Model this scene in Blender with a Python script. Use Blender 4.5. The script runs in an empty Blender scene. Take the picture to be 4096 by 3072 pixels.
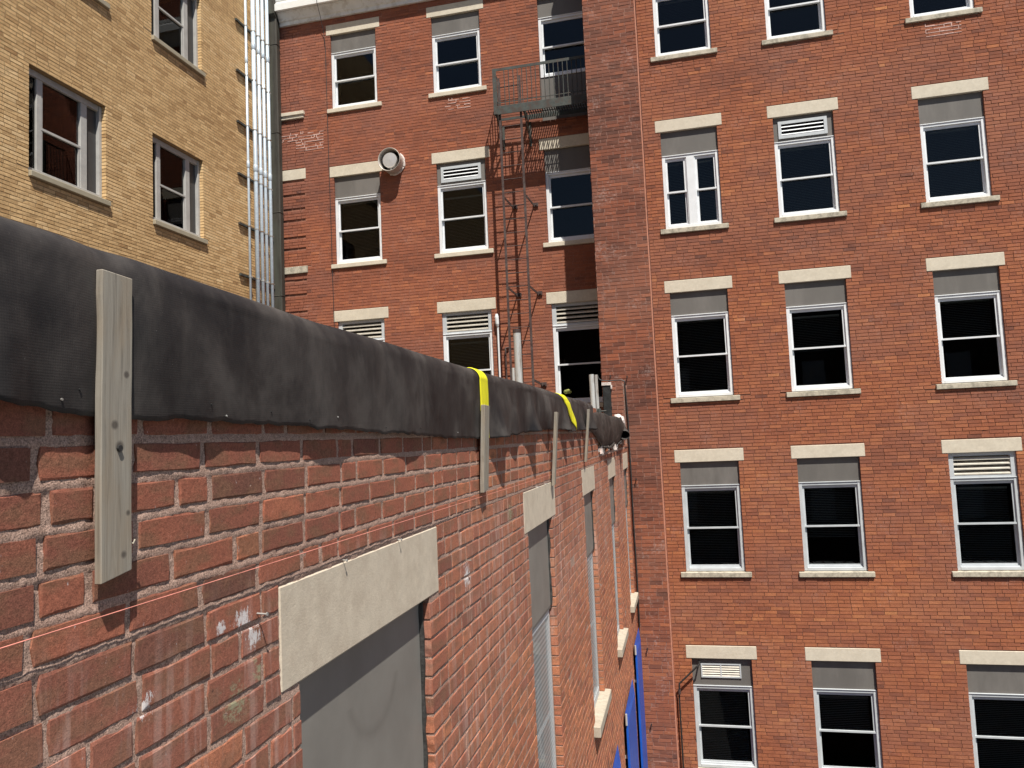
import bpy, bmesh, math, random
import numpy as np
from mathutils import Matrix, Vector

# ------------------------------------------------------------------ camera, sky, sun
scn = bpy.context.scene
COL = scn.collection
F_PX = 2976.5 / 4096.0
RROWS = ((0.9735280652917451, 0.22435009909264575, -0.04370513844425539),
         (-0.058761494802179196, 0.06087603808462716, -0.9964141682632439),
         (-0.2208850217147486, 0.9726053367241201, 0.07244767876085456))
cam = bpy.data.cameras.new("camera")
cam.sensor_width = 36.0
cam.lens = 36.0 * F_PX
cam.clip_start = 0.02
cam.clip_end = 500
camo = bpy.data.objects.new("camera", cam)
COL.objects.link(camo)
r, dn, fw = [Vector(v) for v in RROWS]
camo.matrix_world = Matrix(((r.x, -dn.x, -fw.x, 0), (r.y, -dn.y, -fw.y, 0), (r.z, -dn.z, -fw.z, 0), (0, 0, 0, 1)))
scn.camera = camo

SUN = Vector((0.285, -0.475, 1.0)).normalized()
world = bpy.data.worlds.new("World")
scn.world = world
world.use_nodes = True
wn = world.node_tree
sky = wn.nodes.new("ShaderNodeTexSky")
sky.sky_type = 'NISHITA'
sky.sun_disc = False
sky.sun_elevation = math.asin(SUN.z)
sky.sun_rotation = math.atan2(SUN.x, SUN.y)
sky.altitude = 50
sky.air_density = 1.0
sky.dust_density = 0.6
sky.ozone_density = 1.2
wn.nodes["Background"].inputs[1].default_value = 0.056
wn.links.new(sky.outputs[0], wn.nodes["Background"].inputs[0])
sun = bpy.data.lights.new("sun", 'SUN')
sun.energy = 5.0
sun.angle = math.radians(0.53)
sun.color = (1.0, 0.95, 0.86)
suno = bpy.data.objects.new("sun", sun)
COL.objects.link(suno)
suno.rotation_euler = (-SUN).to_track_quat('-Z', 'Y').to_euler()
suno.location = (5, -8, 20)
vs = scn.view_settings
vs.view_transform = 'Standard'
vs.look = 'None'
vs.exposure = 0.50
vs.gamma = 1.0
vs.use_curve_mapping = False

rnd = random.Random(7)
nr = np.random.default_rng(11)


# ------------------------------------------------------------------ node helpers
class NT:
    def __init__(s, name):
        s.m = bpy.data.materials.new(name)
        s.m.use_nodes = True
        s.t = s.m.node_tree
        s.b = s.t.nodes["Principled BSDF"]
        s.out = s.t.nodes["Material Output"]

    def n(s, typ, **kw):
        o = s.t.nodes.new(typ)
        for k, v in kw.items():
            setattr(o, k, v)
        return o

    def l(s, a, b):
        s.t.links.new(a, b)

    def pos(s, scale=(1, 1, 1), obj=False):
        if obj:
            g = s.n("ShaderNodeTexCoord").outputs['Object']
        else:
            g = s.n("ShaderNodeNewGeometry").outputs['Position']
        mp = s.n("ShaderNodeMapping")
        mp.inputs['Scale'].default_value = scale
        s.l(g, mp.inputs['Vector'])
        return mp.outputs[0]

    def noise(s, vec, scale, detail=4, rough=0.55, dist=0.0):
        o = s.n("ShaderNodeTexNoise")
        o.inputs['Scale'].default_value = scale
        o.inputs['Detail'].default_value = detail
        o.inputs['Roughness'].default_value = rough
        o.inputs['Distortion'].default_value = dist
        s.l(vec, o.inputs['Vector'])
        return o.outputs['Fac']

    def ramp(s, fac, stops, interp='LINEAR'):
        o = s.n("ShaderNodeValToRGB")
        o.color_ramp.interpolation = interp
        e = o.color_ramp.elements
        while len(e) < len(stops):
            e.new(0.5)
        for i, (p, c) in enumerate(stops):
            e[i].position = p
            if not hasattr(c, '__len__'):
                c = (c, c, c)
            e[i].color = (c[0], c[1], c[2], 1)
        s.l(fac, o.inputs[0])
        return o.outputs[0]

    def mix(s, fac, a, b, mode='MIX'):
        o = s.n("ShaderNodeMix", data_type='RGBA', blend_type=mode)
        for sock, v in ((o.inputs[0], fac), (o.inputs[6], a), (o.inputs[7], b)):
            if isinstance(v, (int, float)):
                sock.default_value = v
            elif hasattr(v, '__len__'):
                sock.default_value = (v[0], v[1], v[2], 1)
            else:
                s.l(v, sock)
        return o.outputs[2]

    def math(s, op, a, b=None):
        o = s.n("ShaderNodeMath", operation=op)
        for i, v in enumerate((a, b)):
            if v is None:
                continue
            if isinstance(v, (int, float)):
                o.inputs[i].default_value = v
            else:
                s.l(v, o.inputs[i])
        return o.outputs[0]

    def bump(s, h, strength=0.3, dist=0.004):
        o = s.n("ShaderNodeBump")
        o.inputs['Strength'].default_value = strength
        o.inputs['Distance'].default_value = dist
        s.l(h, o.inputs['Height'])
        s.l(o.outputs[0], s.b.inputs['Normal'])

    def col(s, c):
        if hasattr(c, '__len__'):
            s.b.inputs['Base Color'].default_value = (c[0], c[1], c[2], 1)
        else:
            s.l(c, s.b.inputs['Base Color'])

    def rough(s, v):
        if isinstance(v, (int, float)):
            s.b.inputs['Roughness'].default_value = v
        else:
            s.l(v, s.b.inputs['Roughness'])


def spots(t, lst):
    """sum of soft round masks (centre, radius) broken up by noise"""
    acc = None
    g = t.n("ShaderNodeNewGeometry").outputs['Position']
    for (c, rad) in lst:
        d = t.n("ShaderNodeVectorMath", operation='DISTANCE')
        t.l(g, d.inputs[0])
        d.inputs[1].default_value = c
        m = t.math('SUBTRACT', 1.0, t.math('DIVIDE', d.outputs['Value'], rad))
        m = t.math('MAXIMUM', m, 0.0)
        acc = m if acc is None else t.math('MAXIMUM', acc, m)
    return acc


def brick_mat(name, stops, stain=None, effl=0.0, bump=0.5, fine=60, streak=None, whites=(), greens=(), flash=0.0, dirt=0.35):
    t = NT(name)
    at = t.n("ShaderNodeAttribute", attribute_type='GEOMETRY', attribute_name='tone').outputs['Fac']
    oi = t.n("ShaderNodeObjectInfo")
    sp = t.n("ShaderNodeSeparateColor")
    t.l(oi.outputs['Color'], sp.inputs[0])
    tone = t.math('ADD', at, sp.outputs[0])
    p = t.pos()
    n1 = t.noise(p, 9, 5, 0.6)
    tone2 = t.math('ADD', tone, t.math('MULTIPLY', t.math('SUBTRACT', n1, 0.5), 0.35))
    c = t.ramp(tone2, stops)
    if flash:
        fl = t.ramp(t.noise(t.pos((1, 1, 2.2)), 11, 3, 0.5), [(0.47, 0), (0.62, 1)])
        c = t.mix(t.math('MULTIPLY', fl, flash), c, (0.235, 0.125, 0.075))
        pit = t.ramp(t.noise(p, 48, 3, 0.6), [(0.71, 0), (0.75, 1)])
        c = t.mix(t.math('MULTIPLY', pit, 0.7), c, (0.05, 0.03, 0.025))
        gr = t.noise(p, 420, 2, 0.5)
        c = t.mix(1.0, c, t.ramp(gr, [(0.3, 0.72), (0.5, 1.0), (0.75, 1.3)]), 'MULTIPLY')
    n2 = t.noise(p, fine, 6, 0.7)
    c = t.mix(1.0, c, t.ramp(n2, [(0.25, 1 - dirt), (0.6, 1.0), (0.9, 1.12)]), 'MULTIPLY')
    if stain:
        big = t.ramp(t.noise(t.pos((1, 1, 1.4)), 0.55, 4, 0.6), [(0.42, 0), (0.62, 1)])
        c = t.mix(t.math('MULTIPLY', big, 0.55), c, t.mix(0.5, c, stain))
    if effl:
        e = t.noise(p, 2.3, 5, 0.62)
        e2 = t.noise(p, 26, 4, 0.7)
        m = t.ramp(t.math('MULTIPLY', e, e2), [(0.30, 0), (0.40, 1)])
        c = t.mix(t.math('MULTIPLY', m, effl), c, (0.58, 0.44, 0.40))
    if streak:
        s1 = t.noise(t.pos((1, 1, 0.10)), 22, 4, 0.65)
        s2 = t.noise(t.pos((1, 1, 0.6)), 1.1, 3, 0.5)
        zz = t.n("ShaderNodeSeparateXYZ")
        t.l(t.n("ShaderNodeNewGeometry").outputs['Position'], zz.inputs[0])
        band = t.math('MULTIPLY', t.ramp(t.math('MULTIPLY', zz.outputs[2], -0.5), streak), t.ramp(s2, [(0.35, 0.2), (0.6, 1)]))
        m = t.math('MULTIPLY', t.ramp(s1, [(0.5, 0), (0.62, 1)]), band)
        c = t.mix(t.math('MULTIPLY', m, 0.8), c, (0.62, 0.46, 0.41))
        m3 = t.math('MULTIPLY', band, 0.38)
        c = t.mix(m3, c, (0.40, 0.20, 0.15))
    if flash:
        fs = t.ramp(t.noise(t.pos((1, 1, 0.55)), 95, 3, 0.8), [(0.70, 0), (0.76, 1)])
        c = t.mix(t.math('MULTIPLY', fs, 0.35), c, (0.6, 0.5, 0.46))
    nn = t.noise(p, 55, 5, 0.75)
    if whites:
        m = t.math('MULTIPLY', spots(t, whites), 1.6)
        nw = t.noise(t.pos((1, 1, 0.45)), 75, 5, 0.8)
        m = t.ramp(t.math('ADD', t.math('MULTIPLY', m, 0.42), t.math('MULTIPLY', t.math('SUBTRACT', nw, 0.5), 2.2)), [(0.36, 0), (0.50, 1)])
        c = t.mix(t.math('MULTIPLY', m, 0.8), c, (0.72, 0.70, 0.70))
    if greens:
        m = spots(t, greens)
        ng = t.noise(t.pos((1, 1, 1.6)), 38, 6, 0.8)
        m = t.ramp(t.math('ADD', t.math('MULTIPLY', m, 0.6), t.math('MULTIPLY', t.math('SUBTRACT', ng, 0.5), 2.0)), [(0.36, 0), (0.62, 1)])
        c = t.mix(t.math('MULTIPLY', m, 0.7), c, (0.33, 0.36, 0.23))
    t.col(c)
    t.rough(0.9)
    t.b.inputs['Specular IOR Level'].default_value = 0.25
    if bump:
        t.bump(t.math('ADD', n2, t.math('MULTIPLY', t.noise(p, fine * 3, 3, 0.6), 0.5)), bump, 0.0015)
    return t.m


def simple(name, c, rough=0.6, metal=0.0, var=0.15, scale=8, bump=0.1, bscale=80, sx=(1, 1, 1), spec=0.5, c2=None, cs=3, bdist=0.002):
    t = NT(name)
    p = t.pos(sx)
    n = t.noise(p, scale, 5, 0.6)
    lo = tuple(x * (1 - var) for x in c)
    hi = tuple(min(1, x * (1 + var)) for x in c)
    cc = t.ramp(n, [(0.3, lo), (0.7, hi)])
    if c2:
        cc = t.mix(t.ramp(t.noise(p, cs, 5, 0.65), [(0.48, 0), (0.62, 1)]), cc, c2)
    t.col(cc)
    t.rough(rough)
    t.b.inputs['Metallic'].default_value = metal
    t.b.inputs['Specular IOR Level'].default_value = spec
    if bump:
        t.bump(t.noise(p, bscale, 4, 0.65), bump, bdist)
    return t.m


RSTOPS = [(0.0, (0.13, 0.054, 0.041)), (0.22, (0.215, 0.080, 0.050)), (0.5, (0.33, 0.113, 0.060)), (0.78, (0.43, 0.155, 0.072)), (1.0, (0.55, 0.225, 0.095))]
PSTOPS = [(0.0, (0.12, 0.050, 0.037)), (0.3, (0.215, 0.078, 0.050)), (0.6, (0.32, 0.105, 0.058)), (1.0, (0.46, 0.155, 0.070))]
MSTOPS = [(0.0, (0.13, 0.054, 0.041)), (0.3, (0.235, 0.086, 0.054)), (0.6, (0.335, 0.114, 0.063)), (1.0, (0.50, 0.18, 0.085))]
FSTOPS = [(0.0, (0.17, 0.082, 0.060)), (0.3, (0.27, 0.100, 0.068)), (0.6, (0.40, 0.140, 0.085)), (1.0, (0.58, 0.225, 0.115))]
YSTOPS = [(0.0, (0.42, 0.25, 0.115)), (0.3, (0.55, 0.35, 0.165)), (0.6, (0.73, 0.49, 0.245)), (1.0, (0.84, 0.61, 0.34))]
M_RBRICK = brick_mat("right wing brick", RSTOPS, stain=(0.22, 0.12, 0.10), effl=0.12, bump=0)
M_PBRICK = brick_mat("pier brick", PSTOPS, stain=(0.25, 0.14, 0.105), effl=0.28, bump=0)
M_MBRICK = brick_mat("rear wall brick", MSTOPS, stain=(0.24, 0.12, 0.10), effl=0.10, bump=0)
M_YBRICK = brick_mat("buff brick", YSTOPS, fine=25, bump=0)
XF = -0.975
M_FBRICK = brick_mat("near brick", FSTOPS, bump=0.75, fine=110, flash=0.6, dirt=0.45,
                     streak=[(0.13, 0.0), (0.24, 0.9), (0.55, 0.75), (0.85, 0.0)],
                     whites=[((XF, 1.50, -0.375), 0.055), ((XF, 1.54, -0.42), 0.05), ((XF, 3.22, -0.60), 0.09), ((XF, 1.19, -0.455), 0.04), ((XF, 1.42, -0.37), 0.03)],
                     greens=[((XF, 1.47, -0.545), 0.09), ((XF, 1.07, -0.60), 0.10), ((XF, 0.93, -0.56), 0.06), ((XF, 4.1, -0.42), 0.16), ((XF, 1.56, -0.50), 0.06)])


def mortar_mat(name, c, c2, bump=0.8, scale=40, grain=0):
    t = NT(name)
    p = t.pos()
    n = t.noise(p, scale, 6, 0.7)
    cc = t.ramp(n, [(0.3, c2), (0.65, c)])
    big = t.noise(p, 1.7, 4, 0.6)
    cc = t.mix(t.math('MULTIPLY', t.ramp(big, [(0.4, 0), (0.65, 1)]), 0.35), cc, c2)
    if grain:
        cc = t.mix(1.0, cc, t.ramp(t.noise(p, 330, 2, 0.6), [(0.32, 0.45), (0.5, 1.0), (0.72, 1.5)]), 'MULTIPLY')
    t.col(cc)
    t.rough(0.95)
    t.b.inputs['Specular IOR Level'].default_value = 0.15
    if bump:
        t.bump(t.math('ADD', n, t.noise(p, scale * 5, 4, 0.7)), bump, 0.002)
    return t.m


M_FMORT = mortar_mat("coarse pinkish mortar", (0.50, 0.345, 0.28), (0.32, 0.205, 0.16), 1.0, 70, grain=1)
M_RMORT = mortar_mat("brown mortar", (0.27, 0.125, 0.083), (0.14, 0.066, 0.045), 0, 20)
M_MMORT = mortar_mat("pink mortar", (0.40, 0.19, 0.13), (0.19, 0.085, 0.058), 0, 20)
M_PMORT = mortar_mat("pale pink mortar", (0.40, 0.23, 0.18), (0.27, 0.14, 0.11), 0, 20)
M_YMORT = mortar_mat("tan mortar", (0.36, 0.25, 0.14), (0.24, 0.165, 0.09), 0, 20)


def stone_mat(name, c, dark, amt, scale=3.0, zs=1.0, bump=0):
    t = NT(name)
    p = t.pos()
    n = t.noise(p, 24, 6, 0.7)
    v = t.noise(t.pos((1, 1, 1.6)), 5.5, 5, 0.7, 1.2)
    cc = t.ramp(n, [(0.3, tuple(x * 0.84 for x in c)), (0.7, c)])
    cc = t.mix(t.math('MULTIPLY', t.ramp(v, [(0.42, 0), (0.6, 1)]), 0.35), cc, tuple(x * 0.78 for x in c))
    w = t.ramp(t.noise(t.pos((1, 1, zs)), scale, 6, 0.75), [(0.45, 0), (0.62, 1)])
    cc = t.mix(t.math('MULTIPLY', w, amt), cc, dark)
    t.col(cc)
    t.rough(0.85)
    if bump:
        t.bump(t.noise(p, 170, 4, 0.7), bump, 0.0015)
    return t.m


M_LINTEL = stone_mat("limestone", (0.68, 0.61, 0.49), (0.50, 0.44, 0.345), 0.5, 5)
M_SILL = stone_mat("weathered sill stone", (0.56, 0.505, 0.40), (0.22, 0.20, 0.155), 0.75, 9.0)
M_FLINTEL = stone_mat("near limestone", (0.66, 0.565, 0.445), (0.47, 0.385, 0.295), 0.6, 9, bump=0.7)
M_FSILL = stone_mat("rough pale sill stone", (0.50, 0.44, 0.35), (0.30, 0.25, 0.19), 0.5, 14)
M_YSILL = stone_mat("tan sill stone", (0.42, 0.37, 0.27), (0.28, 0.24, 0.17), 0.4, 6)

M_FRAME = simple("white window paint", (0.74, 0.76, 0.78), 0.45, var=0.06, scale=5, bump=0)
M_FRAMEG = simple("greyed window paint", (0.50, 0.53, 0.55), 0.5, var=0.1, scale=5, bump=0)
M_YFRAME = simple("grey steel window paint", (0.44, 0.43, 0.41), 0.5, var=0.12, scale=6, bump=0)
M_PANEL = simple("taupe metal panel", (0.135, 0.126, 0.116), 0.6, var=0.10, scale=2.2, bump=0, sx=(1, 1, 0.3), c2=(0.17, 0.158, 0.146), cs=1.6, spec=0.3)
M_SLAT = simple("louvre slat paint", (0.62, 0.58, 0.50), 0.55, var=0.15, scale=9, bump=0.1)
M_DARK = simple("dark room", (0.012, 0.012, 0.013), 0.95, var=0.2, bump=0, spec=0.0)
M_BLIND = simple("venetian blind slat", (0.50, 0.49, 0.45), 0.6, var=0.05, bump=0)
M_CAULK = simple("black caulk", (0.03, 0.028, 0.026), 0.8, var=0.5, scale=40, bump=0.8, bscale=60, bdist=0.006)


def fpanel():
    t = NT("textured grey panel")
    p = t.pos()
    c = t.ramp(t.noise(p, 3.0, 5, 0.6), [(0.3, (0.18, 0.172, 0.157)), (0.7, (0.235, 0.225, 0.205))])
    g = t.n("ShaderNodeNewGeometry").outputs['Position']
    d = t.n("ShaderNodeVectorMath", operation='DISTANCE')
    t.l(g, d.inputs[0])
    d.inputs[1].default_value = (XF, 2.28, -0.71)
    ring = t.math('ABSOLUTE', t.math('SUBTRACT', d.outputs['Value'], 0.20))
    zz = t.n("ShaderNodeSeparateXYZ")
    t.l(g, zz.inputs[0])
    low = t.math('LESS_THAN', zz.outputs[2], -0.78)
    m = t.math('MULTIPLY', t.ramp(ring, [(0.0, 1), (0.028, 0)]), t.math('MULTIPLY', low, t.noise(p, 9, 4, 0.6)))
    c = t.mix(t.math('MULTIPLY', m, 0.75), c, (0.12, 0.11, 0.10))
    t.col(c)
    t.rough(0.5)
    t.bump(t.noise(p, 220, 3, 0.6), 0.18, 0.002)
    return t.m


M_FPANEL = fpanel()


def glass_mat(name, tint, ior=1.5):
    t = NT(name)
    fr = t.n("ShaderNodeFresnel")
    fr.inputs['IOR'].default_value = ior
    gl = t.n("ShaderNodeBsdfGlossy")
    gl.inputs['Roughness'].default_value = 0.015
    gl.inputs['Color'].default_value = (0.95, 0.97, 1, 1)
    tr = t.n("ShaderNodeBsdfTransparent")
    tr.inputs['Color'].default_value = (*tint, 1)
    bp = t.n("ShaderNodeBump")
    bp.inputs['Strength'].default_value = 0.05
    bp.inputs['Distance'].default_value = 0.02
    t.l(t.noise(t.pos(), 1.3, 2, 0.4), bp.inputs['Height'])
    t.l(bp.outputs[0], gl.inputs['Normal'])
    mx = t.n("ShaderNodeMixShader")
    t.l(fr.outputs[0], mx.inputs[0])
    t.l(tr.outputs[0], mx.inputs[1])
    t.l(gl.outputs[0], mx.inputs[2])
    t.l(mx.outputs[0], t.out.inputs['Surface'])
    return t.m


def screen_mat():
    t = NT("pale insect screen")
    t.col((0.55, 0.57, 0.57))
    tr = t.n("ShaderNodeBsdfTransparent")
    w = t.n("ShaderNodeTexWave", wave_type='BANDS', bands_direction='Z')
    w.inputs['Scale'].default_value = 9
    t.l(t.pos(), w.inputs['Vector'])
    mx = t.n("ShaderNodeMixShader")
    t.l(t.ramp(w.outputs['Fac'], [(0.2, 0.36), (0.8, 0.56)]), mx.inputs[0])
    t.l(tr.outputs[0], mx.inputs[1])
    t.l(t.b.outputs[0], mx.inputs[2])
    t.l(mx.outputs[0], t.out.inputs['Surface'])
    return t.m


M_SCREEN = screen_mat()
M_GLASS = glass_mat("tinted window glass", (0.60, 0.63, 0.63), 1.33)
M_YGLASS = glass_mat("dark window glass", (0.42, 0.40, 0.39), 1.30)


def rubber():
    t = NT("dusty black rubber membrane")
    p = t.pos()
    n = t.noise(t.pos((1, 1, 0.8)), 2.8, 7, 0.62, 0.25)
    c = t.ramp(n, [(0.38, (0.015, 0.014, 0.015)), (0.5, (0.035, 0.031, 0.030)), (0.62, (0.078, 0.069, 0.064))])
    n2 = t.noise(t.pos((1, 1, 0.25)), 14, 5, 0.7)
    c = t.mix(t.math('MULTIPLY', t.ramp(n2, [(0.48, 0), (0.72, 1)]), 0.28), c, (0.095, 0.083, 0.075))
    sp = t.noise(p, 170, 3, 0.8)
    c = t.mix(t.math('MULTIPLY', t.ramp(sp, [(0.70, 0), (0.76, 1)]), 0.5), c, (0.30, 0.28, 0.26))
    t.col(c)
    t.rough(t.ramp(n, [(0.3, 0.48), (0.7, 0.66)]))
    w = t.n("ShaderNodeTexWave", wave_type='BANDS', bands_direction='Y')
    w.inputs['Scale'].default_value = 70
    w.inputs['Distortion'].default_value = 0.3
    t.l(t.pos(), w.inputs['Vector'])
    w2 = t.n("ShaderNodeTexWave", wave_type='BANDS', bands_direction='Z')
    w2.inputs['Scale'].default_value = 70
    t.l(t.pos(), w2.inputs['Vector'])
    h = t.math('ADD', t.math('MULTIPLY', w.outputs['Fac'], 0.16), t.math('MULTIPLY', w2.outputs['Fac'], 0.16))
    h = t.math('ADD', h, t.math('MULTIPLY', n2, 0.8))
    h = t.math('ADD', h, t.math('MULTIPLY', t.noise(p, 12, 4, 0.6), 2.0))
    t.b.inputs['Specular IOR Level'].default_value = 0.22
    h = t.math('ADD', h, t.math('MULTIPLY', t.noise(p, 4.5, 3, 0.5, 0.2), 6.0))
    t.bump(h, 0.30, 0.0018)
    return t.m


M_RUBBER = rubber()
M_RUBBER2 = simple("brownish black rubber", (0.040, 0.034, 0.031), 0.62, var=0.35, scale=9, bump=0.6, bscale=16, c2=(0.07, 0.06, 0.054), cs=7, bdist=0.008, spec=0.25)


def wood():
    t = NT("weathered grey softwood")
    p = t.pos((1, 1, 0.035))
    n = t.noise(p, 160, 5, 0.6, 0.8)
    c = t.ramp(n, [(0.22, (0.13, 0.112, 0.09)), (0.45, (0.265, 0.237, 0.197)), (0.8, (0.35, 0.32, 0.27))])
    n2 = t.noise(t.pos((1, 1, 0.3)), 16, 4, 0.6)
    c = t.mix(t.math('MULTIPLY', t.ramp(n2, [(0.45, 0), (0.7, 1)]), 0.5), c, (0.30, 0.22, 0.14))
    m = spots(t, [((-0.944, 1.10, 0.015), 0.012), ((-0.944, 1.088, 0.052), 0.010), ((-0.944, 1.14, 0.052), 0.012), ((-0.944, 1.115, 0.14), 0.008), ((-0.944, 1.11, -0.17), 0.009), ((-0.944, 1.12, -0.10), 0.007)])
    c = t.mix(t.ramp(m, [(0.0, 0), (0.5, 0.75)]), c, (0.045, 0.035, 0.03))
    t.col(c)
    t.rough(0.8)
    t.bump(n, 0.5, 0.0015)
    return t.m


M_WOOD = wood()
M_YELLOW = simple("bright yellow webbing", (0.86, 0.80, 0.02), 0.55, var=0.10, scale=30, bump=0.4, bscale=120, sx=(1, 1, 0.1))
M_PINK = simple("pink mason line", (0.75, 0.28, 0.22), 0.6, var=0.3, scale=20, bump=0)
M_STEELG = simple("galvanised steel", (0.58, 0.67, 0.75), 0.38, metal=0.3, var=0.12, scale=22, bump=0)
M_STEELD = simple("dull galvanised steel", (0.50, 0.50, 0.48), 0.5, metal=0.5, var=0.25, scale=12, bump=0.15, c2=(0.22, 0.15, 0.10), cs=6, sx=(1, 1, 0.3))
M_COPPER = simple("patinated copper", (0.050, 0.045, 0.037), 0.65, metal=0.0, var=0.35, scale=14, sx=(1, 1, 0.12), c2=(0.075, 0.078, 0.062), cs=3, bump=0, spec=0.3)
M_IRON = simple("weathered grey green iron", (0.052, 0.060, 0.054), 0.7, var=0.4, scale=18, c2=(0.05, 0.034, 0.026), cs=9, bump=0)
M_RUST = simple("rusty painted iron", (0.055, 0.030, 0.026), 0.75, var=0.4, scale=18, c2=(0.085, 0.062, 0.056), cs=8, bump=0)
M_BLACK = simple("black rubber cable", (0.02, 0.02, 0.02), 0.6, var=0.3, bump=0.2)
M_PIPEW = simple("pale painted pipe", (0.58, 0.58, 0.56), 0.45, metal=0.3, var=0.12, scale=6, sx=(1, 1, 0.15), c2=(0.30, 0.24, 0.19), cs=9, bump=0.1)
M_CORN = simple("old white cornice paint", (0.74, 0.74, 0.72), 0.6, var=0.06, scale=4, c2=(0.60, 0.58, 0.54), cs=7, bump=0)
M_CORNW = simple("bright white cornice paint", (0.82, 0.82, 0.79), 0.5, var=0.04, scale=4, bump=0.1)
M_VENTW = simple("cream vent metal", (0.52, 0.47, 0.42), 0.45, metal=0.2, var=0.1, bump=0.1)
M_VENTS = simple("brushed vent cap", (0.72, 0.73, 0.74), 0.35, metal=0.6, var=0.06, sx=(6, 1, 0.4), scale=12, bump=0.1)
M_BLUE = simple("strong blue paint", (0.008, 0.095, 0.50), 0.45, var=0.12, scale=5, bump=0.1)
M_BEAD = simple("salmon joint sealant", (0.46, 0.20, 0.13), 0.85, var=0.1, scale=10, bump=0.4)
M_CLOTH = simple("dirty white cloth", (0.70, 0.62, 0.58), 0.9, var=0.2, scale=30, bump=0.6, bscale=40, bdist=0.01)
M_PLASTIC = simple("shiny black plastic sheet", (0.02, 0.022, 0.024), 0.2, var=0.3, bump=0.5, bscale=18, bdist=0.02)
M_ROOF = simple("dark roof felt", (0.06, 0.058, 0.055), 0.9, var=0.3, bump=0.4)
M_TAR = simple("black tar flashing", (0.02, 0.021, 0.021), 0.5, var=0.4, scale=12, bump=0.6, bscale=25, bdist=0.01)
M_GROUND = simple("asphalt", (0.055, 0.053, 0.05), 0.9, var=0.3, scale=2, bump=0.4)
M_SHED = simple("pale seamed roof metal", (0.33, 0.36, 0.36), 0.5, metal=0.3, var=0.1, bump=0.05)
M_FAR = simple("dark brown brick", (0.10, 0.055, 0.042), 0.9, var=0.25, scale=3, bump=0.2)
M_PATCH = simple("pale mortar smear", (0.55, 0.36, 0.31), 0.95, var=0.3, scale=30, bump=0.6, bscale=50, bdist=0.004)
M_RESID = simple("white mortar residue", (0.66, 0.58, 0.54), 0.95, var=0.3, scale=30, bump=0.8, bscale=40, bdist=0.01)


# ------------------------------------------------------------------ object helpers
def link(o, parent=None):
    COL.objects.link(o)
    if parent is not None:
        o.parent = parent
    return o


def tag(o, label=None, cat=None, group=None, kind=None):
    if label:
        o["label"] = label
    if cat:
        o["category"] = cat
    if group:
        o["group"] = group
    if kind:
        o["kind"] = kind
    return o


def thing(name, label, cat, group=None, loc=(0, 0, 0)):
    # parts are built in world coordinates, so the empty stays at the origin and is only drawn at its base
    o = bpy.data.objects.new(name, None)
    link(o)
    return tag(o, label, cat, group)


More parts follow.
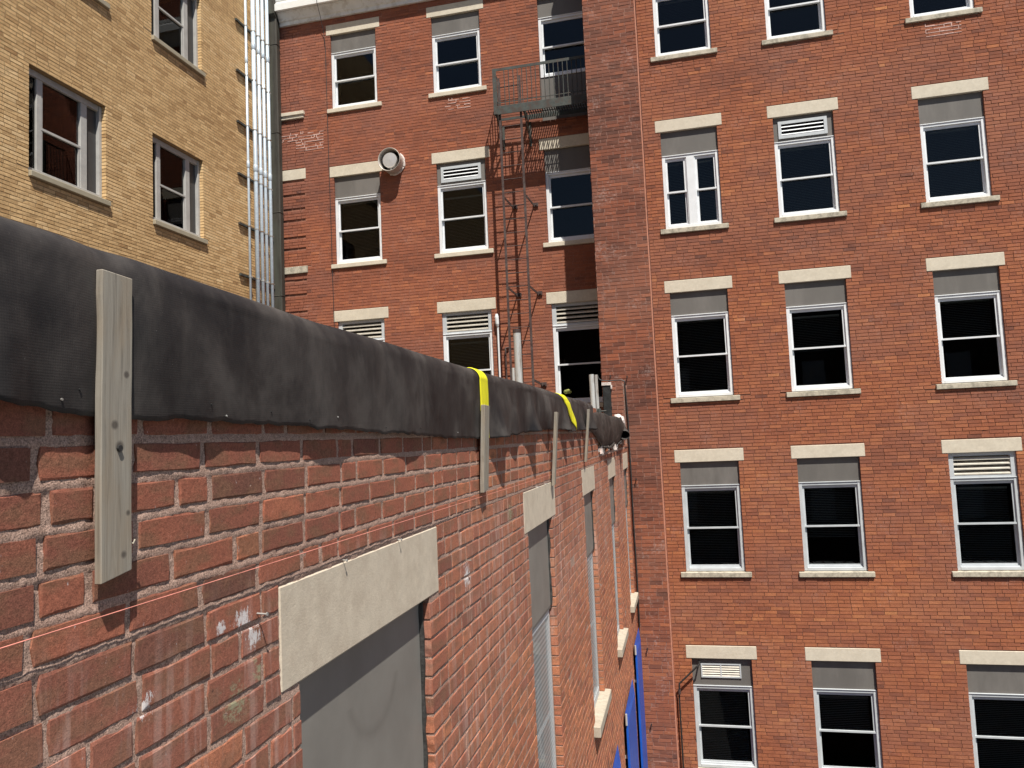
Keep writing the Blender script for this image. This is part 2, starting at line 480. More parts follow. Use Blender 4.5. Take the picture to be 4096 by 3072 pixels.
class MB:
    def __init__(s):
        s.v = []
        s.f = []
        s.mi = []
        s.cm = 0

    def poly(s, pts, flip=False):
        i = len(s.v)
        s.v += [tuple(p) for p in pts]
        f = list(range(i, i + len(pts)))
        s.f.append(f[::-1] if flip else f)
        s.mi.append(s.cm)

    def hexa(s, P):
        """8 corners, index = 4*a+2*b+c"""
        i = len(s.v)
        s.v += [tuple(p) for p in P]
        a, b, c = (Vector(P[4]) - Vector(P[0])), (Vector(P[2]) - Vector(P[0])), (Vector(P[1]) - Vector(P[0]))
        flip = a.cross(b).dot(c) < 0
        for q in ((0, 1, 3, 2), (4, 6, 7, 5), (0, 4, 5, 1), (2, 3, 7, 6), (0, 2, 6, 4), (1, 5, 7, 3)):
            q = [i + k for k in q]
            s.f.append(q[::-1] if flip else q)
            s.mi.append(s.cm)

    def box(s, x0, x1, y0, y1, z0, z1):
        s.hexa([(x, y, z) for x in (x0, x1) for y in (y0, y1) for z in (z0, z1)])

    def pbox(s, mp, u0, u1, v0, v1, d0, d1):
        s.hexa([mp(u, v, d) for u in (u0, u1) for v in (v0, v1) for d in (d0, d1)])

    def tube(s, pts, rad, n=8, cap=True):
        pts = [Vector(p) for p in pts]
        rings = []
        up = None
        for i, p in enumerate(pts):
            if i == 0:
                d = pts[1] - p
            elif i == len(pts) - 1:
                d = p - pts[i - 1]
            else:
                d = (pts[i + 1] - p).normalized() + (p - pts[i - 1]).normalized()
            d.normalize()
            if up is None:
                up = Vector((0, 0, 1)) if abs(d.z) < 0.9 else Vector((1, 0, 0))
            a = d.cross(up).normalized()
            b = a.cross(d).normalized()
            up = b
            R = rad[i] if hasattr(rad, '__len__') else rad
            st = len(s.v)
            for k in range(n):
                t = 2 * math.pi * k / n
                s.v.append(tuple(p + a * (R * math.cos(t)) + b * (R * math.sin(t))))
            rings.append(st)
        for i in range(len(rings) - 1):
            for k in range(n):
                k2 = (k + 1) % n
                s.f.append([rings[i] + k, rings[i] + k2, rings[i + 1] + k2, rings[i + 1] + k])
                s.mi.append(s.cm)
        if cap:
            s.f.append([rings[0] + k for k in range(n)][::-1])
            s.f.append([rings[-1] + k for k in range(n)])
            s.mi += [s.cm, s.cm]

    def bar(s, a, b, w, h, side=Vector((1, 0, 0))):
        a, b = Vector(a), Vector(b)
        d = (b - a).normalized()
        x = (side - d * side.dot(d)).normalized()
        y = d.cross(x)
        P = []
        for q in (a, b):
            for i in (-1, 1):
                for j in (-1, 1):
                    P.append(q + x * (i * w / 2) + y * (j * h / 2))
        s.hexa(P)

    def build(s, name, mats, parent=None, smooth=False, bevel=0.0, fix=False):
        me = bpy.data.meshes.new(name)
        me.from_pydata(s.v, [], s.f)
        if not isinstance(mats, (list, tuple)):
            mats = [mats]
        for m in mats:
            me.materials.append(m)
        if len(mats) > 1:
            me.polygons.foreach_set('material_index', s.mi)
        if smooth:
            me.polygons.foreach_set('use_smooth', [True] * len(me.polygons))
        me.update()
        o = bpy.data.objects.new(name, me)
        link(o, parent)
        if fix:
            bm = bmesh.new()
            bm.from_mesh(me)
            bmesh.ops.remove_doubles(bm, verts=bm.verts, dist=1e-5)
            bmesh.ops.recalc_face_normals(bm, faces=bm.faces)
            bm.to_mesh(me)
            bm.free()
        if bevel:
            b = o.modifiers.new('bevel', 'BEVEL')
            b.width = bevel
            b.segments = 1
            b.limit_method = 'ANGLE'
        return o


def grid_obj(name, P, mats, parent=None, smooth=True, thick=0.0, flip=False):
    n, m = P.shape[:2]
    idx = np.arange(n * m).reshape(n, m)
    q = np.stack([idx[:-1, :-1], idx[1:, :-1], idx[1:, 1:], idx[:-1, 1:]], -1).reshape(-1, 4)
    if flip:
        q = q[:, ::-1]
    me = bpy.data.meshes.new(name)
    me.from_pydata(P.reshape(-1, 3).tolist(), [], q.tolist())
    me.materials.append(mats)
    me.polygons.foreach_set('use_smooth', [smooth] * len(me.polygons))
    me.update()
    o = bpy.data.objects.new(name, me)
    link(o, parent)
    if thick:
        s = o.modifiers.new('solid', 'SOLIDIFY')
        s.thickness = thick
        s.offset = -1
    return o


def vnoise(x, y, seed=0):
    """cheap smooth 2-D noise, arrays ok, about -1..1"""
    r_ = np.random.default_rng(seed)
    out = 0
    for i in range(7):
        a = r_.uniform(0, 2 * math.pi)
        f = r_.uniform(0.6, 2.2)
        out = out + np.sin(x * f * math.cos(a) + y * f * math.sin(a) + r_.uniform(0, 6.28))
    return out / 3.2


# plane mappings: u along the wall, v up, d outward from the wall face
def mapY(Y0):
    return lambda u, v, d: (u, Y0 - d, v)


def mapX(X0):
    return lambda u, v, d: (X0 + d, u, v)


RR = np.array(RROWS)


def project(P):
    q = np.atleast_2d(P) @ RR.T
    z = np.where(q[:, 2] < 0.05, np.nan, q[:, 2])
    return np.stack([2048 + 2976.5 * q[:, 0] / z, 1536 + 2976.5 * q[:, 1] / z], -1)


# ------------------------------------------------------------------ brickwork
def mapnp(mp, U, V, D):
    a = np.array(mp(0, 0, 0), float)
    eu = np.array(mp(1, 0, 0), float) - a
    ev = np.array(mp(0, 1, 0), float) - a
    ed = np.array(mp(0, 0, 1), float) - a
    return a + U[..., None] * eu + V[..., None] * ev + D[..., None] * ed, np.dot(np.cross(eu, ev), ed) > 0


def lay(u0, u1, v0, v1, L, pitch, joint, phase_v, holes, header=0.12, hrow=0, seed=1, extra=None, minlen=0.012):
    """returns list of bricks (ua, ub, va, vb, touches_hole_left, touches_hole_right)"""
    R = random.Random(seed)
    out = []
    k0 = math.floor((v0 - phase_v) / pitch)
    k1 = math.ceil((v1 - phase_v) / pitch)
    hl = L / 2
    for k in range(k0, k1):
        va = max(v0, phase_v + k * pitch + joint)
        vb = min(v1, phase_v + (k + 1) * pitch)
        if vb - va < pitch * 0.3:
            continue
        u = u0 - L + (0.5 * L if k % 2 else 0) + R.uniform(-.02, .02)
        allh = hrow and (k % hrow == 0)
        while u < u1:
            ln = hl if (allh and R.random() < 0.85) or R.random() < header else L
            a, b = max(u, u0), min(u + ln - joint * R.uniform(0.75, 1.1), u1)
            u += ln
            if b - a < minlen:
                continue
            segs = [(a, b, a == u0, b == u1)]
            lo, hi = va, vb
            for (ha, hb, hc, hd) in holes:
                if hd <= va + 0.004 or hc >= vb - 0.004:
                    continue
                if hc > va + 0.004 and hd >= vb - 1e-6 and hc < vb:      # hole covers upper part only
                    if hc - va > pitch * 0.35:
                        if b > ha and a < hb:
                            hi = min(hi, hc - joint * 0.6)
                        continue
                if hd < vb - 0.004 and hc <= va and vb - hd > pitch * 0.35:
                    if b > ha and a < hb:
                        lo = max(lo, hd + joint * 0.4)
                    continue
                ns = []
                for (p, q, tl, tr) in segs:
                    if q <= ha or p >= hb:
                        ns.append((p, q, tl, tr))
                        continue
                    if p < ha:
                        ns.append((p, ha, tl, True))
                    if q > hb:
                        ns.append((hb, q, True, tr))
                segs = ns
            for (p, q, tl, tr) in segs:
                for (ha, hb, hc, hd) in holes:
                    if hd > lo + 0.01 and hc < hi - 0.01:
                        if 0 < p - hb < joint + 0.012:
                            p = hb
                        if 0 < ha - q < joint + 0.012:
                            q = ha
                if q - p >= minlen and hi - lo > 0.015:
                    out.append((p, q, lo, hi, tl, tr))
    return out


_face = np.array([(1, 3, 7, 5), (0, 1, 5, 4), (2, 6, 7, 3), (0, 2, 3, 1), (4, 5, 7, 6)])


def brick_mass(name, bricks, mp, proud, depth, tones, mat, parent, jit=0.0015, recess=None, seed=3):
    n = len(bricks)
    B = np.array([b[:4] for b in bricks])
    g = np.random.default_rng(seed)
    U = np.empty((n, 8)); V = np.empty((n, 8)); D = np.empty((n, 8))
    for i in range(8):
        a, b, c = (i >> 2) & 1, (i >> 1) & 1, i & 1
        U[:, i] = B[:, a]
        V[:, i] = B[:, 2 + b]
        D[:, i] = np.where(c, proud, -depth)
        if jit and c:
            U[:, i] += g.normal(0, jit, n)
            V[:, i] += g.normal(0, jit * 0.8, n)
            D[:, i] += g.normal(0, jit * 0.8, n)
    if jit:
        D[:, 1::2] += g.normal(0, jit * 1.0, n)[:, None]
    if recess is not None:
        D[:, 1::2] -= recess[:, None]
    P, right = mapnp(mp, U, V, D)
    F = (np.arange(n)[:, None, None] * 8 + _face[None]).reshape(-1, 4)
    # orientation: check first front face normal
    P0 = P[0]
    f = _face[0]
    nrm = np.cross(P0[f[1]] - P0[f[0]], P0[f[2]] - P0[f[1]])
    out = P0[1] - P0[0]
    if np.dot(nrm, out) < 0:
        F = F[:, ::-1]
    me = bpy.data.meshes.new(name)
    me.vertices.add(n * 8)
    me.vertices.foreach_set('co', P.reshape(-1))
    me.loops.add(F.size)
    me.loops.foreach_set('vertex_index', F.reshape(-1).astype(np.int32))
    me.polygons.add(len(F))
    me.polygons.foreach_set('loop_start', np.arange(0, F.size, 4, dtype=np.int32))
    me.polygons.foreach_set('loop_total', np.full(len(F), 4, dtype=np.int32))
    me.update(calc_edges=True)
    me.polygons.foreach_set('use_smooth', [False] * len(F))
    at = me.attributes.new('tone', 'FLOAT', 'FACE')
    at.data.foreach_set('value', np.repeat(np.asarray(tones, float), 5))
    me.materials.append(mat)
    o = bpy.data.objects.new(name, me)
    link(o, parent)
    o["kind"] = "stuff"
    o.color = (0, 0, 0, 1)
    return o


def brick_variant(mp, lu, lv, proud, depth, seed, mat, nu=3, jit=0.0015, bev=0.0024):
    """one brick lying at the origin corner of the wall plane, detailed front"""
    R = random.Random(seed)
    nv = 2
    a0 = Vector(mp(0, 0, 0)); eu = Vector(mp(1, 0, 0)) - a0; ev = Vector(mp(0, 1, 0)) - a0; ed = Vector(mp(0, 0, 1)) - a0
    pt = lambda u, v, d: tuple(eu * u + ev * v + ed * d)
    V = []; F = []
    inner = {}
    for i in range(nu + 1):
        for j in range(nv + 1):
            bu = bev * R.uniform(0.5, 2.2); bv = bev * R.uniform(0.5, 2.0)
            u = min(max(lu * i / nu, bu), lu - bu) + (R.gauss(0, jit) if 0 < i < nu else 0)
            v = min(max(lv * j / nv, bv), lv - bv)
            inner[i, j] = len(V)
            V.append(pt(u, v, proud + R.gauss(0, 0.00015)))
    for i in range(nu):
        for j in range(nv):
            F.append([inner[i, j], inner[i + 1, j], inner[i + 1, j + 1], inner[i, j + 1]])
    per = [(i, 0) for i in range(nu)] + [(nu, j) for j in range(nv)] + [(i, nv) for i in range(nu, 0, -1)] + [(0, j) for j in range(nv, 0, -1)]
    o1 = []; o2 = []
    for (i, j) in per:
        u = lu * i / nu + R.gauss(0, jit); v = lv * j / nv + R.gauss(0, jit)
        o1.append(len(V)); V.append(pt(u, v, proud - bev * R.uniform(0.4, 1.0)))
        o2.append(len(V)); V.append(pt(lu * i / nu, lv * j / nv, -depth))
    n = len(per)
    for k in range(n):
        k2 = (k + 1) % n
        F.append([inner[per[k2]], inner[per[k]], o1[k], o1[k2]])
        F.append([o1[k2], o1[k], o2[k], o2[k2]])
    if eu.cross(ev).dot(ed) < 0:
        F = [f[::-1] for f in F]
    me = bpy.data.meshes.new("brick")
    me.from_pydata(V, [], F)
    me.materials.append(mat)
    me.update()
    return me


def plain_variant(mp, lu, lv, proud, depth, seed, mat, jit=0.0009):
    R = random.Random(seed)
    b = MB()
    a0 = Vector(mp(0, 0, 0)); eu = Vector(mp(1, 0, 0)) - a0; ev = Vector(mp(0, 1, 0)) - a0; ed = Vector(mp(0, 0, 1)) - a0
    P = []
    for i in (0, 1):
        for j in (0, 1):
            for k in (0, 1):
                q = k
                P.append(eu * (lu * i + q * R.gauss(0, jit)) + ev * (lv * j + q * R.gauss(0, jit)) + ed * (proud + R.gauss(0, jit) if k else -depth))
    b.hexa(P)
    me = bpy.data.meshes.new("brick")
    me.from_pydata(b.v, [], b.f)
    me.materials.append(mat)
    me.update()
    return me


def visible_filter(B, mp, hide_below_line=False):
    C = np.array([mp((b[0] + b[1]) / 2, (b[2] + b[3]) / 2, 0) for b in B])
    px = project(C)
    dist = np.linalg.norm(C, axis=1)
    ok = (px[:, 0] > 5) & (px[:, 0] < 4090) & (px[:, 1] > 5) & (px[:, 1] < 3067)
    if hide_below_line:
        line = 900 + px[:, 0] * (1640 - 900) / 2350.0 - 20
        ok &= (px[:, 1] < line) | (px[:, 0] > 2540)
    return ok, dist


def brickwork(parent, mp, bricks, tones, mat, L, pitch, joint, proud, depth, fancy=False, hide=False, maxn=300, jit=0.0015, recess=None, seed=5, okfn=None):
    ok, dist = visible_filter(bricks, mp, hide)
    if okfn:
        ok &= np.array([okfn(b) for b in bricks])
    full = np.array([(b[3] - b[2]) > (pitch - joint) * 0.9 for b in bricks])
    if recess is not None:
        full &= recess == 0
    # the bricks that show largest: distance and area
    C = np.array([mp((b[0] + b[1]) / 2, (b[2] + b[3]) / 2, 0) for b in bricks])
    n = np.array(mp(0, 0, 1)) - np.array(mp(0, 0, 0))
    cosf = np.abs(C @ n) / dist
    area = np.array([(b[1] - b[0]) for b in bricks]) * cosf / dist ** 2
    score = np.where(ok & full, area, -1)
    pick = np.argsort(-score)[:maxn]
    pick = [int(i) for i in pick if score[i] > 0]
    ps = set(pick)
    R = random.Random(seed)
    mk = brick_variant if fancy else plain_variant
    h = pitch - joint
    var = {c: [mk(mp, l, h, proud, depth, seed * 31 + i * 7 + c, mat) for i in range(10)] for c, l in ((0, L - joint), (1, L / 2 - joint))}
    e0 = np.array(mp(0, 0, 0))
    eu = np.abs(np.array(mp(1, 0, 0)) - e0); ev = np.abs(np.array(mp(0, 1, 0)) - e0); ed = np.abs(np.array(mp(0, 0, 1)) - e0)
    for i in pick:
        b = bricks[i]
        ln = b[1] - b[0]
        c = 1 if ln < (L - joint) * 0.72 else 0
        nom = (L / 2 - joint) if c else (L - joint)
        o = bpy.data.objects.new("brick", R.choice(var[c]))
        o.location = mp(b[0], b[2], R.gauss(0, 0.0006))
        sc = np.ones(3) - eu + eu * (ln / nom)
        sc = sc * (1 - ev) + ev * ((b[3] - b[2]) / h)
        o.scale = sc
        o.color = (float(tones[i]), 0, 0, 1)
        link(o, parent)
    rest = [i for i in range(len(bricks)) if i not in ps]
    brick_mass("brickwork", [bricks[i] for i in rest], mp, proud, depth, [tones[i] for i in rest], mat, parent, jit,
               None if recess is None else recess[rest], seed)


def wall_sheet(name, mp, u0, u1, v0, v1, holes, mat, parent, reveal=0.12, top_reveal=True):
    """mortar face with holes, and mortar reveals round each hole"""
    us = sorted(set([u0, u1] + [min(max(h[i], u0), u1) for h in holes for i in (0, 1)]))
    vs_ = sorted(set([v0, v1] + [min(max(h[i], v0), v1) for h in holes for i in (2, 3)]))
    b = MB()
    a0 = Vector(mp(0, 0, 0))
    flip = (Vector(mp(1, 0, 0)) - a0).cross(Vector(mp(0, 1, 0)) - a0).dot(Vector(mp(0, 0, 1)) - a0) < 0
    for i in range(len(us) - 1):
        for j in range(len(vs_) - 1):
            cu, cv = (us[i] + us[i + 1]) / 2, (vs_[j] + vs_[j + 1]) / 2
            if any(h[0] < cu < h[1] and h[2] < cv < h[3] for h in holes):
                continue
            b.poly([mp(us[i], vs_[j], 0), mp(us[i + 1], vs_[j], 0), mp(us[i + 1], vs_[j + 1], 0), mp(us[i], vs_[j + 1], 0)], flip)
    for h in holes:
        a, c, d, e = h
        if a <= u0 and c >= u1:
            continue
        for (p, q) in (((a, d), (a, e)), ((c, e), (c, d)), ((a, e), (c, e)), ((c, d), (a, d))):
            if not top_reveal and p[1] == q[1] == e:
                continue
            b.poly([mp(*p, 0), mp(*q, 0), mp(*q, -reveal), mp(*p, -reveal)], flip)
    return b.build(name, mat, parent)


# ------------------------------------------------------------------ windows
def window(parent, mp, u0, u1, vt, vs_, drop, rec=0.042, kind='panel', fm=None, blind=(0.0, 1.0), blinds2=None, meet=0.5, mid=False, pm=None, gm=None, label=None, nslat=4, paneonly=False, bottom_panel=None, open_low=0):
    """window part with its frame as the mesh; vt = underside of lintel, vs_ = sill top, drop = panel bottom"""
    fm = fm or M_FRAME
    pm = pm or M_PANEL
    gm = gm or M_GLASS
    g = MB()
    # casing
    cw = 0.062
    P = drop
    g.pbox(mp, u0 + 0.002, u0 + cw, vs_ + 0.002, P - 0.002, -0.17, -rec + 0.012)
    g.pbox(mp, u1 - cw, u1 - 0.002, vs_ + 0.002, P - 0.002, -0.17, -rec + 0.012)
    g.pbox(mp, u0 + cw, u1 - cw, P - 0.045, P - 0.002, -0.17, -rec + 0.008)
    g.pbox(mp, u0 + cw, u1 - cw, vs_ + 0.002, vs_ + 0.055, -0.17, -rec + 0.016)
    g.pbox(mp, u0 + 0.002, u1 - 0.002, P, P + 0.016, -0.15, -rec + 0.022)       # drip trim under the panel
    bays = [(u0 + cw, u1 - cw)]
    if mid:
        m0 = (u0 + u1) / 2
        g.pbox(mp, m0 - 0.075, m0 + 0.075, vs_ + 0.055, P - 0.045, -0.17, -rec + 0.010)
        g.pbox(mp, m0 - 0.092, m0 - 0.075, vs_ + 0.055, P - 0.045, -0.17, -rec - 0.006)
        g.pbox(mp, m0 + 0.075, m0 + 0.092, vs_ + 0.055, P - 0.045, -0.17, -rec - 0.006)
        bays = [(u0 + cw, m0 - 0.092), (m0 + 0.092, u1 - cw)]
    w = g.build('window', fm, parent, bevel=0.003)
    if label:
        w["label"] = label
    vb, vtp = vs_ + 0.055, P - 0.045
    vm = vb + (vtp - vb) * meet
    for (a, b_) in bays:
        s = MB()   # upper sash
        st = 0.034
        s.pbox(mp, a + .001, a + st, vm, vtp - .001, -0.10, -rec - 0.022)
        s.pbox(mp, b_ - st, b_ - .001, vm, vtp - .001, -0.10, -rec - 0.022)
        s.pbox(mp, a + st, b_ - st, vtp - 0.05, vtp - .001, -0.10, -rec - 0.020)
        s.pbox(mp, a + .001, b_ - .001, vm - 0.014, vm + 0.016, -0.10, -rec - 0.004)
        s.build('upper_sash', fm, w)
        s = MB()
        s.pbox(mp, a + .001, a + st, vb, vm - 0.015, -0.135, -rec - 0.052)
        s.pbox(mp, b_ - st, b_ - .001, vb, vm - 0.015, -0.135, -rec - 0.052)
        s.pbox(mp, a + st, b_ - st, vb, vb + 0.05, -0.135, -rec - 0.046)
        s.pbox(mp, a + .001, b_ - .001, vb - .001, vb + 0.022, -0.135, -rec - 0.020)
        s.build('lower_sash', fm, w)
        for (c0, c1, dd) in ((vm, vtp - 0.05, -rec - 0.035), (vb + 0.05, vm - 0.014, -rec - 0.065)):
            if open_low and c0 < vm:
                continue
            q = MB()
            q.pbox(mp, a + st, b_ - st, c0, c1, dd - 0.004, dd)
            q.build('pane', gm, w)
    # room behind
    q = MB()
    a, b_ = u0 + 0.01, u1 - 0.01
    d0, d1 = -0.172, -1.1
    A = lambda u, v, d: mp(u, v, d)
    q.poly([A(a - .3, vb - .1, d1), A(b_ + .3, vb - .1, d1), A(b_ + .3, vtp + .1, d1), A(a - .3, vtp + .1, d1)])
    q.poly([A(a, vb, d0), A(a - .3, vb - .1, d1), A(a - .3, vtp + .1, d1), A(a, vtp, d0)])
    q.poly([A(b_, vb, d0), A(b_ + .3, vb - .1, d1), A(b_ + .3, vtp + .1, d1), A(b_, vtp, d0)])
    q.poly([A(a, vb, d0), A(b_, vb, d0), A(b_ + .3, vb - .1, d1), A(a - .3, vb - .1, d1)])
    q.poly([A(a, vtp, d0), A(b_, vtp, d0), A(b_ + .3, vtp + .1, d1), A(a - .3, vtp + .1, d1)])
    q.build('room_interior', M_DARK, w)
    if blind:
        bl = MB()
        for (a, b_) in bays:
            z1 = vb + (vtp - vb) * blind[1]
            z0 = vb + (vtp - vb) * blind[0]
            k = 0
            z = z1 - 0.02
            while z > z0:
                bl.poly([mp(a + .05, z, -0.175), mp(b_ - .06, z, -0.175), mp(b_ - .06, z + 0.010, -0.195), mp(a + .05, z + 0.010, -0.195)])
                z -= 0.030
            bl.pbox(mp, a + .05, b_ - .06, z1, z1 + 0.03, -0.2, -0.172)
        bl.build('venetian_blind', M_BLIND, w)
    # panel above
    if kind in ('panel', 'small_louvre', 'grille'):
        q = MB()
        q.pbox(mp, u0 + .001, u1 - .001, P + 0.017, vt + 0.01, -0.12, -rec)
        q.build('panel', pm, w)
    if kind in ('small_louvre', 'grille'):
        lw = 0.85 if kind == 'small_louvre' else 0.70
        a = u0 + (u1 - u0 - lw) * 0.45
        b_ = a + lw
        c1 = vt - (0.075 if kind == 'small_louvre' else 0.095)
        c0 = c1 - (0.325 if kind == 'small_louvre' else 0.25)
        fr = 0.055 if kind == 'small_louvre' else 0.025
        q = MB()
        q.pbox(mp, a, a + fr, c0, c1, -rec - .001, -rec + 0.022)
        q.pbox(mp, b_ - fr, b_, c0, c1, -rec - .001, -rec + 0.022)
        q.pbox(mp, a + fr, b_ - fr, c1 - fr, c1, -rec - .001, -rec + 0.020)
        q.pbox(mp, a + fr, b_ - fr, c0, c0 + fr, -rec - .001, -rec + 0.020)
        if kind == 'grille':
            q.pbox(mp, (a + b_) / 2 - .012, (a + b_) / 2 + .012, c0 + fr, c1 - fr, -rec - .001, -rec + 0.018)
        q.build('louvre_frame', M_FRAMEG, w)
        q = MB()
        q.pbox(mp, a + fr, b_ - fr, c0 + fr, c1 - fr, -rec + .001, -rec + 0.002)
        q.build('louvre_void', M_DARK, w)
        n = 3 if kind == 'small_louvre' else 5
        for i in range(n):
            z = c0 + fr + (c1 - c0 - 2 * fr) * (i + 0.25) / n
            q = MB()
            hh = 0.011 if kind == 'small_louvre' else 0.013
            e = [(a + fr, z - hh * .6), (b_ - fr, z - hh * .6)]
            q.hexa([mp(u, z + dz, d) for u in (a + fr, b_ - fr) for (dz, d) in ((-hh, -rec + .016), (-hh + .004, -rec + .019), (hh, -rec + .0025), (hh + .004, -rec + .004))])
            q.build('slat', M_FRAME if kind == 'small_louvre' else M_SLAT, w)
    if kind == 'louvre':
        q = MB()
        fr = 0.085
        q.pbox(mp, u0 + .001, u0 + fr, P + 0.017, vt + .005, -0.16, -rec + .006)
        q.pbox(mp, u1 - fr, u1 - .001, P + 0.017, vt + .005, -0.16, -rec + .006)
        q.pbox(mp, u0 + fr, u1 - fr, vt - 0.055, vt + .005, -0.16, -rec + .004)
        q.pbox(mp, u0 + fr, u1 - fr, P + 0.017, P + 0.05, -0.16, -rec + .004)
        q.build('louvre_frame', M_FRAMEG, w)
        q = MB()
        q.pbox(mp, u0 + fr, u1 - fr, P + 0.05, vt - 0.05, -0.165, -0.155)
        q.build('louvre_void', M_DARK, w)
        c0, c1 = P + 0.05, vt - 0.055
        for i in range(nslat):
            z = c0 + (c1 - c0) * (i + 0.12) / nslat
            q = MB()
            q.hexa([mp(u, z + dz, d) for u in (u0 + fr, u1 - fr) for (dz, d) in ((0, -rec - 0.004), (0.022, -rec - .002), (0.055, -0.135), (0.062, -0.133))])
            q.build('slat', M_SLAT, w)
    if bottom_panel:
        q = MB()
        q.pbox(mp, u0 + .001, u1 - .001, bottom_panel, vs_ - 0.001, -0.12, -rec)
        q.build('panel', pm, w)
    return w


def stone(parent, name, mp, u0, u1, v0, v1, d0, d1, mat, slope=0.0, seed=0):
    b = MB()
    P = []
    for u in (u0, u1):
        for v in (v0, v1):
            for d in (d0, d1):
                vv = v - (slope if (v == v1 and d == d1) else 0)
                P.append(mp(u, vv, d))
    b.hexa(P)
    return b.build(name, mat, parent, bevel=0.006)


# ================================================================== ground
g = MB()
g.poly([(-300, -300, -8.5), (300, -300, -8.5), (300, 300, -8.5), (-300, 300, -8.5)])
tag(g.build('ground', M_GROUND), kind='structure')

# ================================================================== right wing (R), rear wall (M), pier (P)
YR, YM, YP = 14.2, 14.3, 13.07
LR, PR, JR = 0.2075, 0.0622, 0.010
ROWS = {1: 9.075, 2: 5.935, 3: 2.825, 4: -0.355, 5: -3.895}
SILL = {1: 7.20, 2: 3.82, 3: 0.615, 4: -2.577, 5: -6.06}
PANB = {1: 8.43, 2: 5.225, 3: 2.145, 4: -1.03, 5: -4.63}
LH = 0.237
RCOL = [-0.197, 1.850, 4.307]
RC_W = 1.232
MCOL = [-7.030, -4.740, -2.480]

# ---- right wing
R_ = thing('brick_building', "tall red brick wing on the right with three columns of sash windows", "building")
mpR = mapY(YR)
bodyholes, sheetholes = [], []
for c in RCOL:
    for k in ROWS:
        a, b_ = c + 0.093, c + RC_W - 0.093
        bodyholes += [(c, c + RC_W, ROWS[k] - LH, ROWS[k]), (a, b_, SILL[k], ROWS[k] - LH), (c - 0.01, c + RC_W + .01, SILL[k] - 0.104, SILL[k])]
        sheetholes.append((a - .004, b_ + .004, SILL[k] - 0.05, ROWS[k] - LH + .03))
BR = lay(-0.75, 8.2, -8.45, 11.2, LR, PR, JR, 5.935, bodyholes, header=0.13, seed=21)


def rtone(b):
    x, z = (b[0] + b[1]) / 2, b[2]
    base = 0.50 + 0.07 * vnoise(x * 0.9, z * 2.6, 4) + 0.05 * vnoise(x * 0.4, z * 9, 5) + rnd.gauss(0.03, 0.085)
    for k_ in SILL:
        if 0 < SILL[k_] - z < 0.75 and any(c_ - .05 < x < c_ + RC_W + .05 for c_ in RCOL):
            base -= 0.14 * (1 - (SILL[k_] - z) / 0.75) * rnd.random()
    if rnd.random() < 0.06:
        base += rnd.choice((-0.18, 0.2))
    base += 0.08 * max(0, min(1, (3 - z) / 6))
    return min(1, max(0, base))


wall_sheet('wall', mpR, -0.75, 8.2, -8.5, 11.2, sheetholes, M_RMORT, R_)
brickwork(R_, mpR, BR, [rtone(b) for b in BR], M_RBRICK, LR, PR, JR, 0.0065, 0.07, seed=41, jit=0.0013)
bk = MB()
bk.box(-0.75, 8.2, YR + 1.6, YR + 9, -8.5, 11.2)
bk.build('rear_mass', M_RMORT, R_)
kinds = {(2, 0): 'twin', (2, 1): 'small_louvre', (4, 2): 'louvre', (5, 0): 'grille'}
for k in ROWS:
    for ci, c in enumerate(RCOL):
        a, b_ = c + 0.093, c + RC_W - 0.093
        kd = kinds.get((k, ci), 'panel')
        bl = {(1, 0): (0.55, .95), (2, 0): (0, .93), (3, 0): (0, .95), (3, 1): (.45, .9), (3, 2): (.5, .95), (4, 0): (0, .93), (4, 1): (.35, .97), (5, 1): (.5, .9), (4, 2): (0, .9)}.get((k, ci), (0, .94))
        lab = {'twin': "paired narrow sashes with a wide white mullion", 'small_louvre': "sash with a small white louvre set in its top panel",
               'louvre': "sash with a full width louvre on top", 'grille': "sash with a double grille in its top panel"}.get(kd)
        fm = M_FRAME if k <= 3 else M_FRAMEG
        window(R_, mpR, a, b_, ROWS[k] - LH, SILL[k], PANB[k], kind='panel' if kd == 'twin' else kd, blind=bl, mid=(kd == 'twin'), label=lab, fm=fm, rec=0.045 if k < 5 else 0.055)
        stone(R_, 'lintel', mpR, c, c + RC_W, ROWS[k] - LH + .004, ROWS[k] - .006, -0.11, 0.012, M_LINTEL)
        stone(R_, 'sill', mpR, c - 0.006, c + RC_W + .006, SILL[k] - 0.100, SILL[k], -0.16, 0.045, M_SILL, slope=0.012)

# ---- rear wall with the cornice
M_ = thing('brick_building', "red brick rear wall with white cornice, between tan building and brick pier", "building")
mpM = mapY(YM)
bodyholes, sheetholes = [], []
for c in MCOL:
    for k in (1, 2, 3):
        a, b_ = c + 0.093, c + RC_W - 0.093
        s = SILL[k] if not (k == 1 and c == MCOL[2]) else 6.3
        bodyholes += [(c, c + RC_W, ROWS[k] - LH, ROWS[k]), (a, b_, s, ROWS[k] - LH)]
        if s == SILL[k]:
            bodyholes.append((c - 0.01, c + RC_W + .01, s - 0.1, s))
        sheetholes.append((a - .004, b_ + .004, s - 0.05, ROWS[k] - LH + .03))
bands = [(7.09, 7.237), (5.751, 5.987), (3.699, 3.856)]
for z0, z1 in bands:
    bodyholes.append((-8.4, -7.59, z0, z1))
BMb = lay(-8.33, -0.6, -0.6, 9.22, LR, PR, JR, 5.935, bodyholes, header=0.15, seed=22) + lay(-8.33, -0.6, 9.86, 10.9, LR, PR, JR, 5.935, [], header=0.15, seed=23)
slots = [5.70, 5.423, 5.109, 4.821, 4.507, 4.21, 3.66, 3.52, 3.204, 2.888, 2.57]
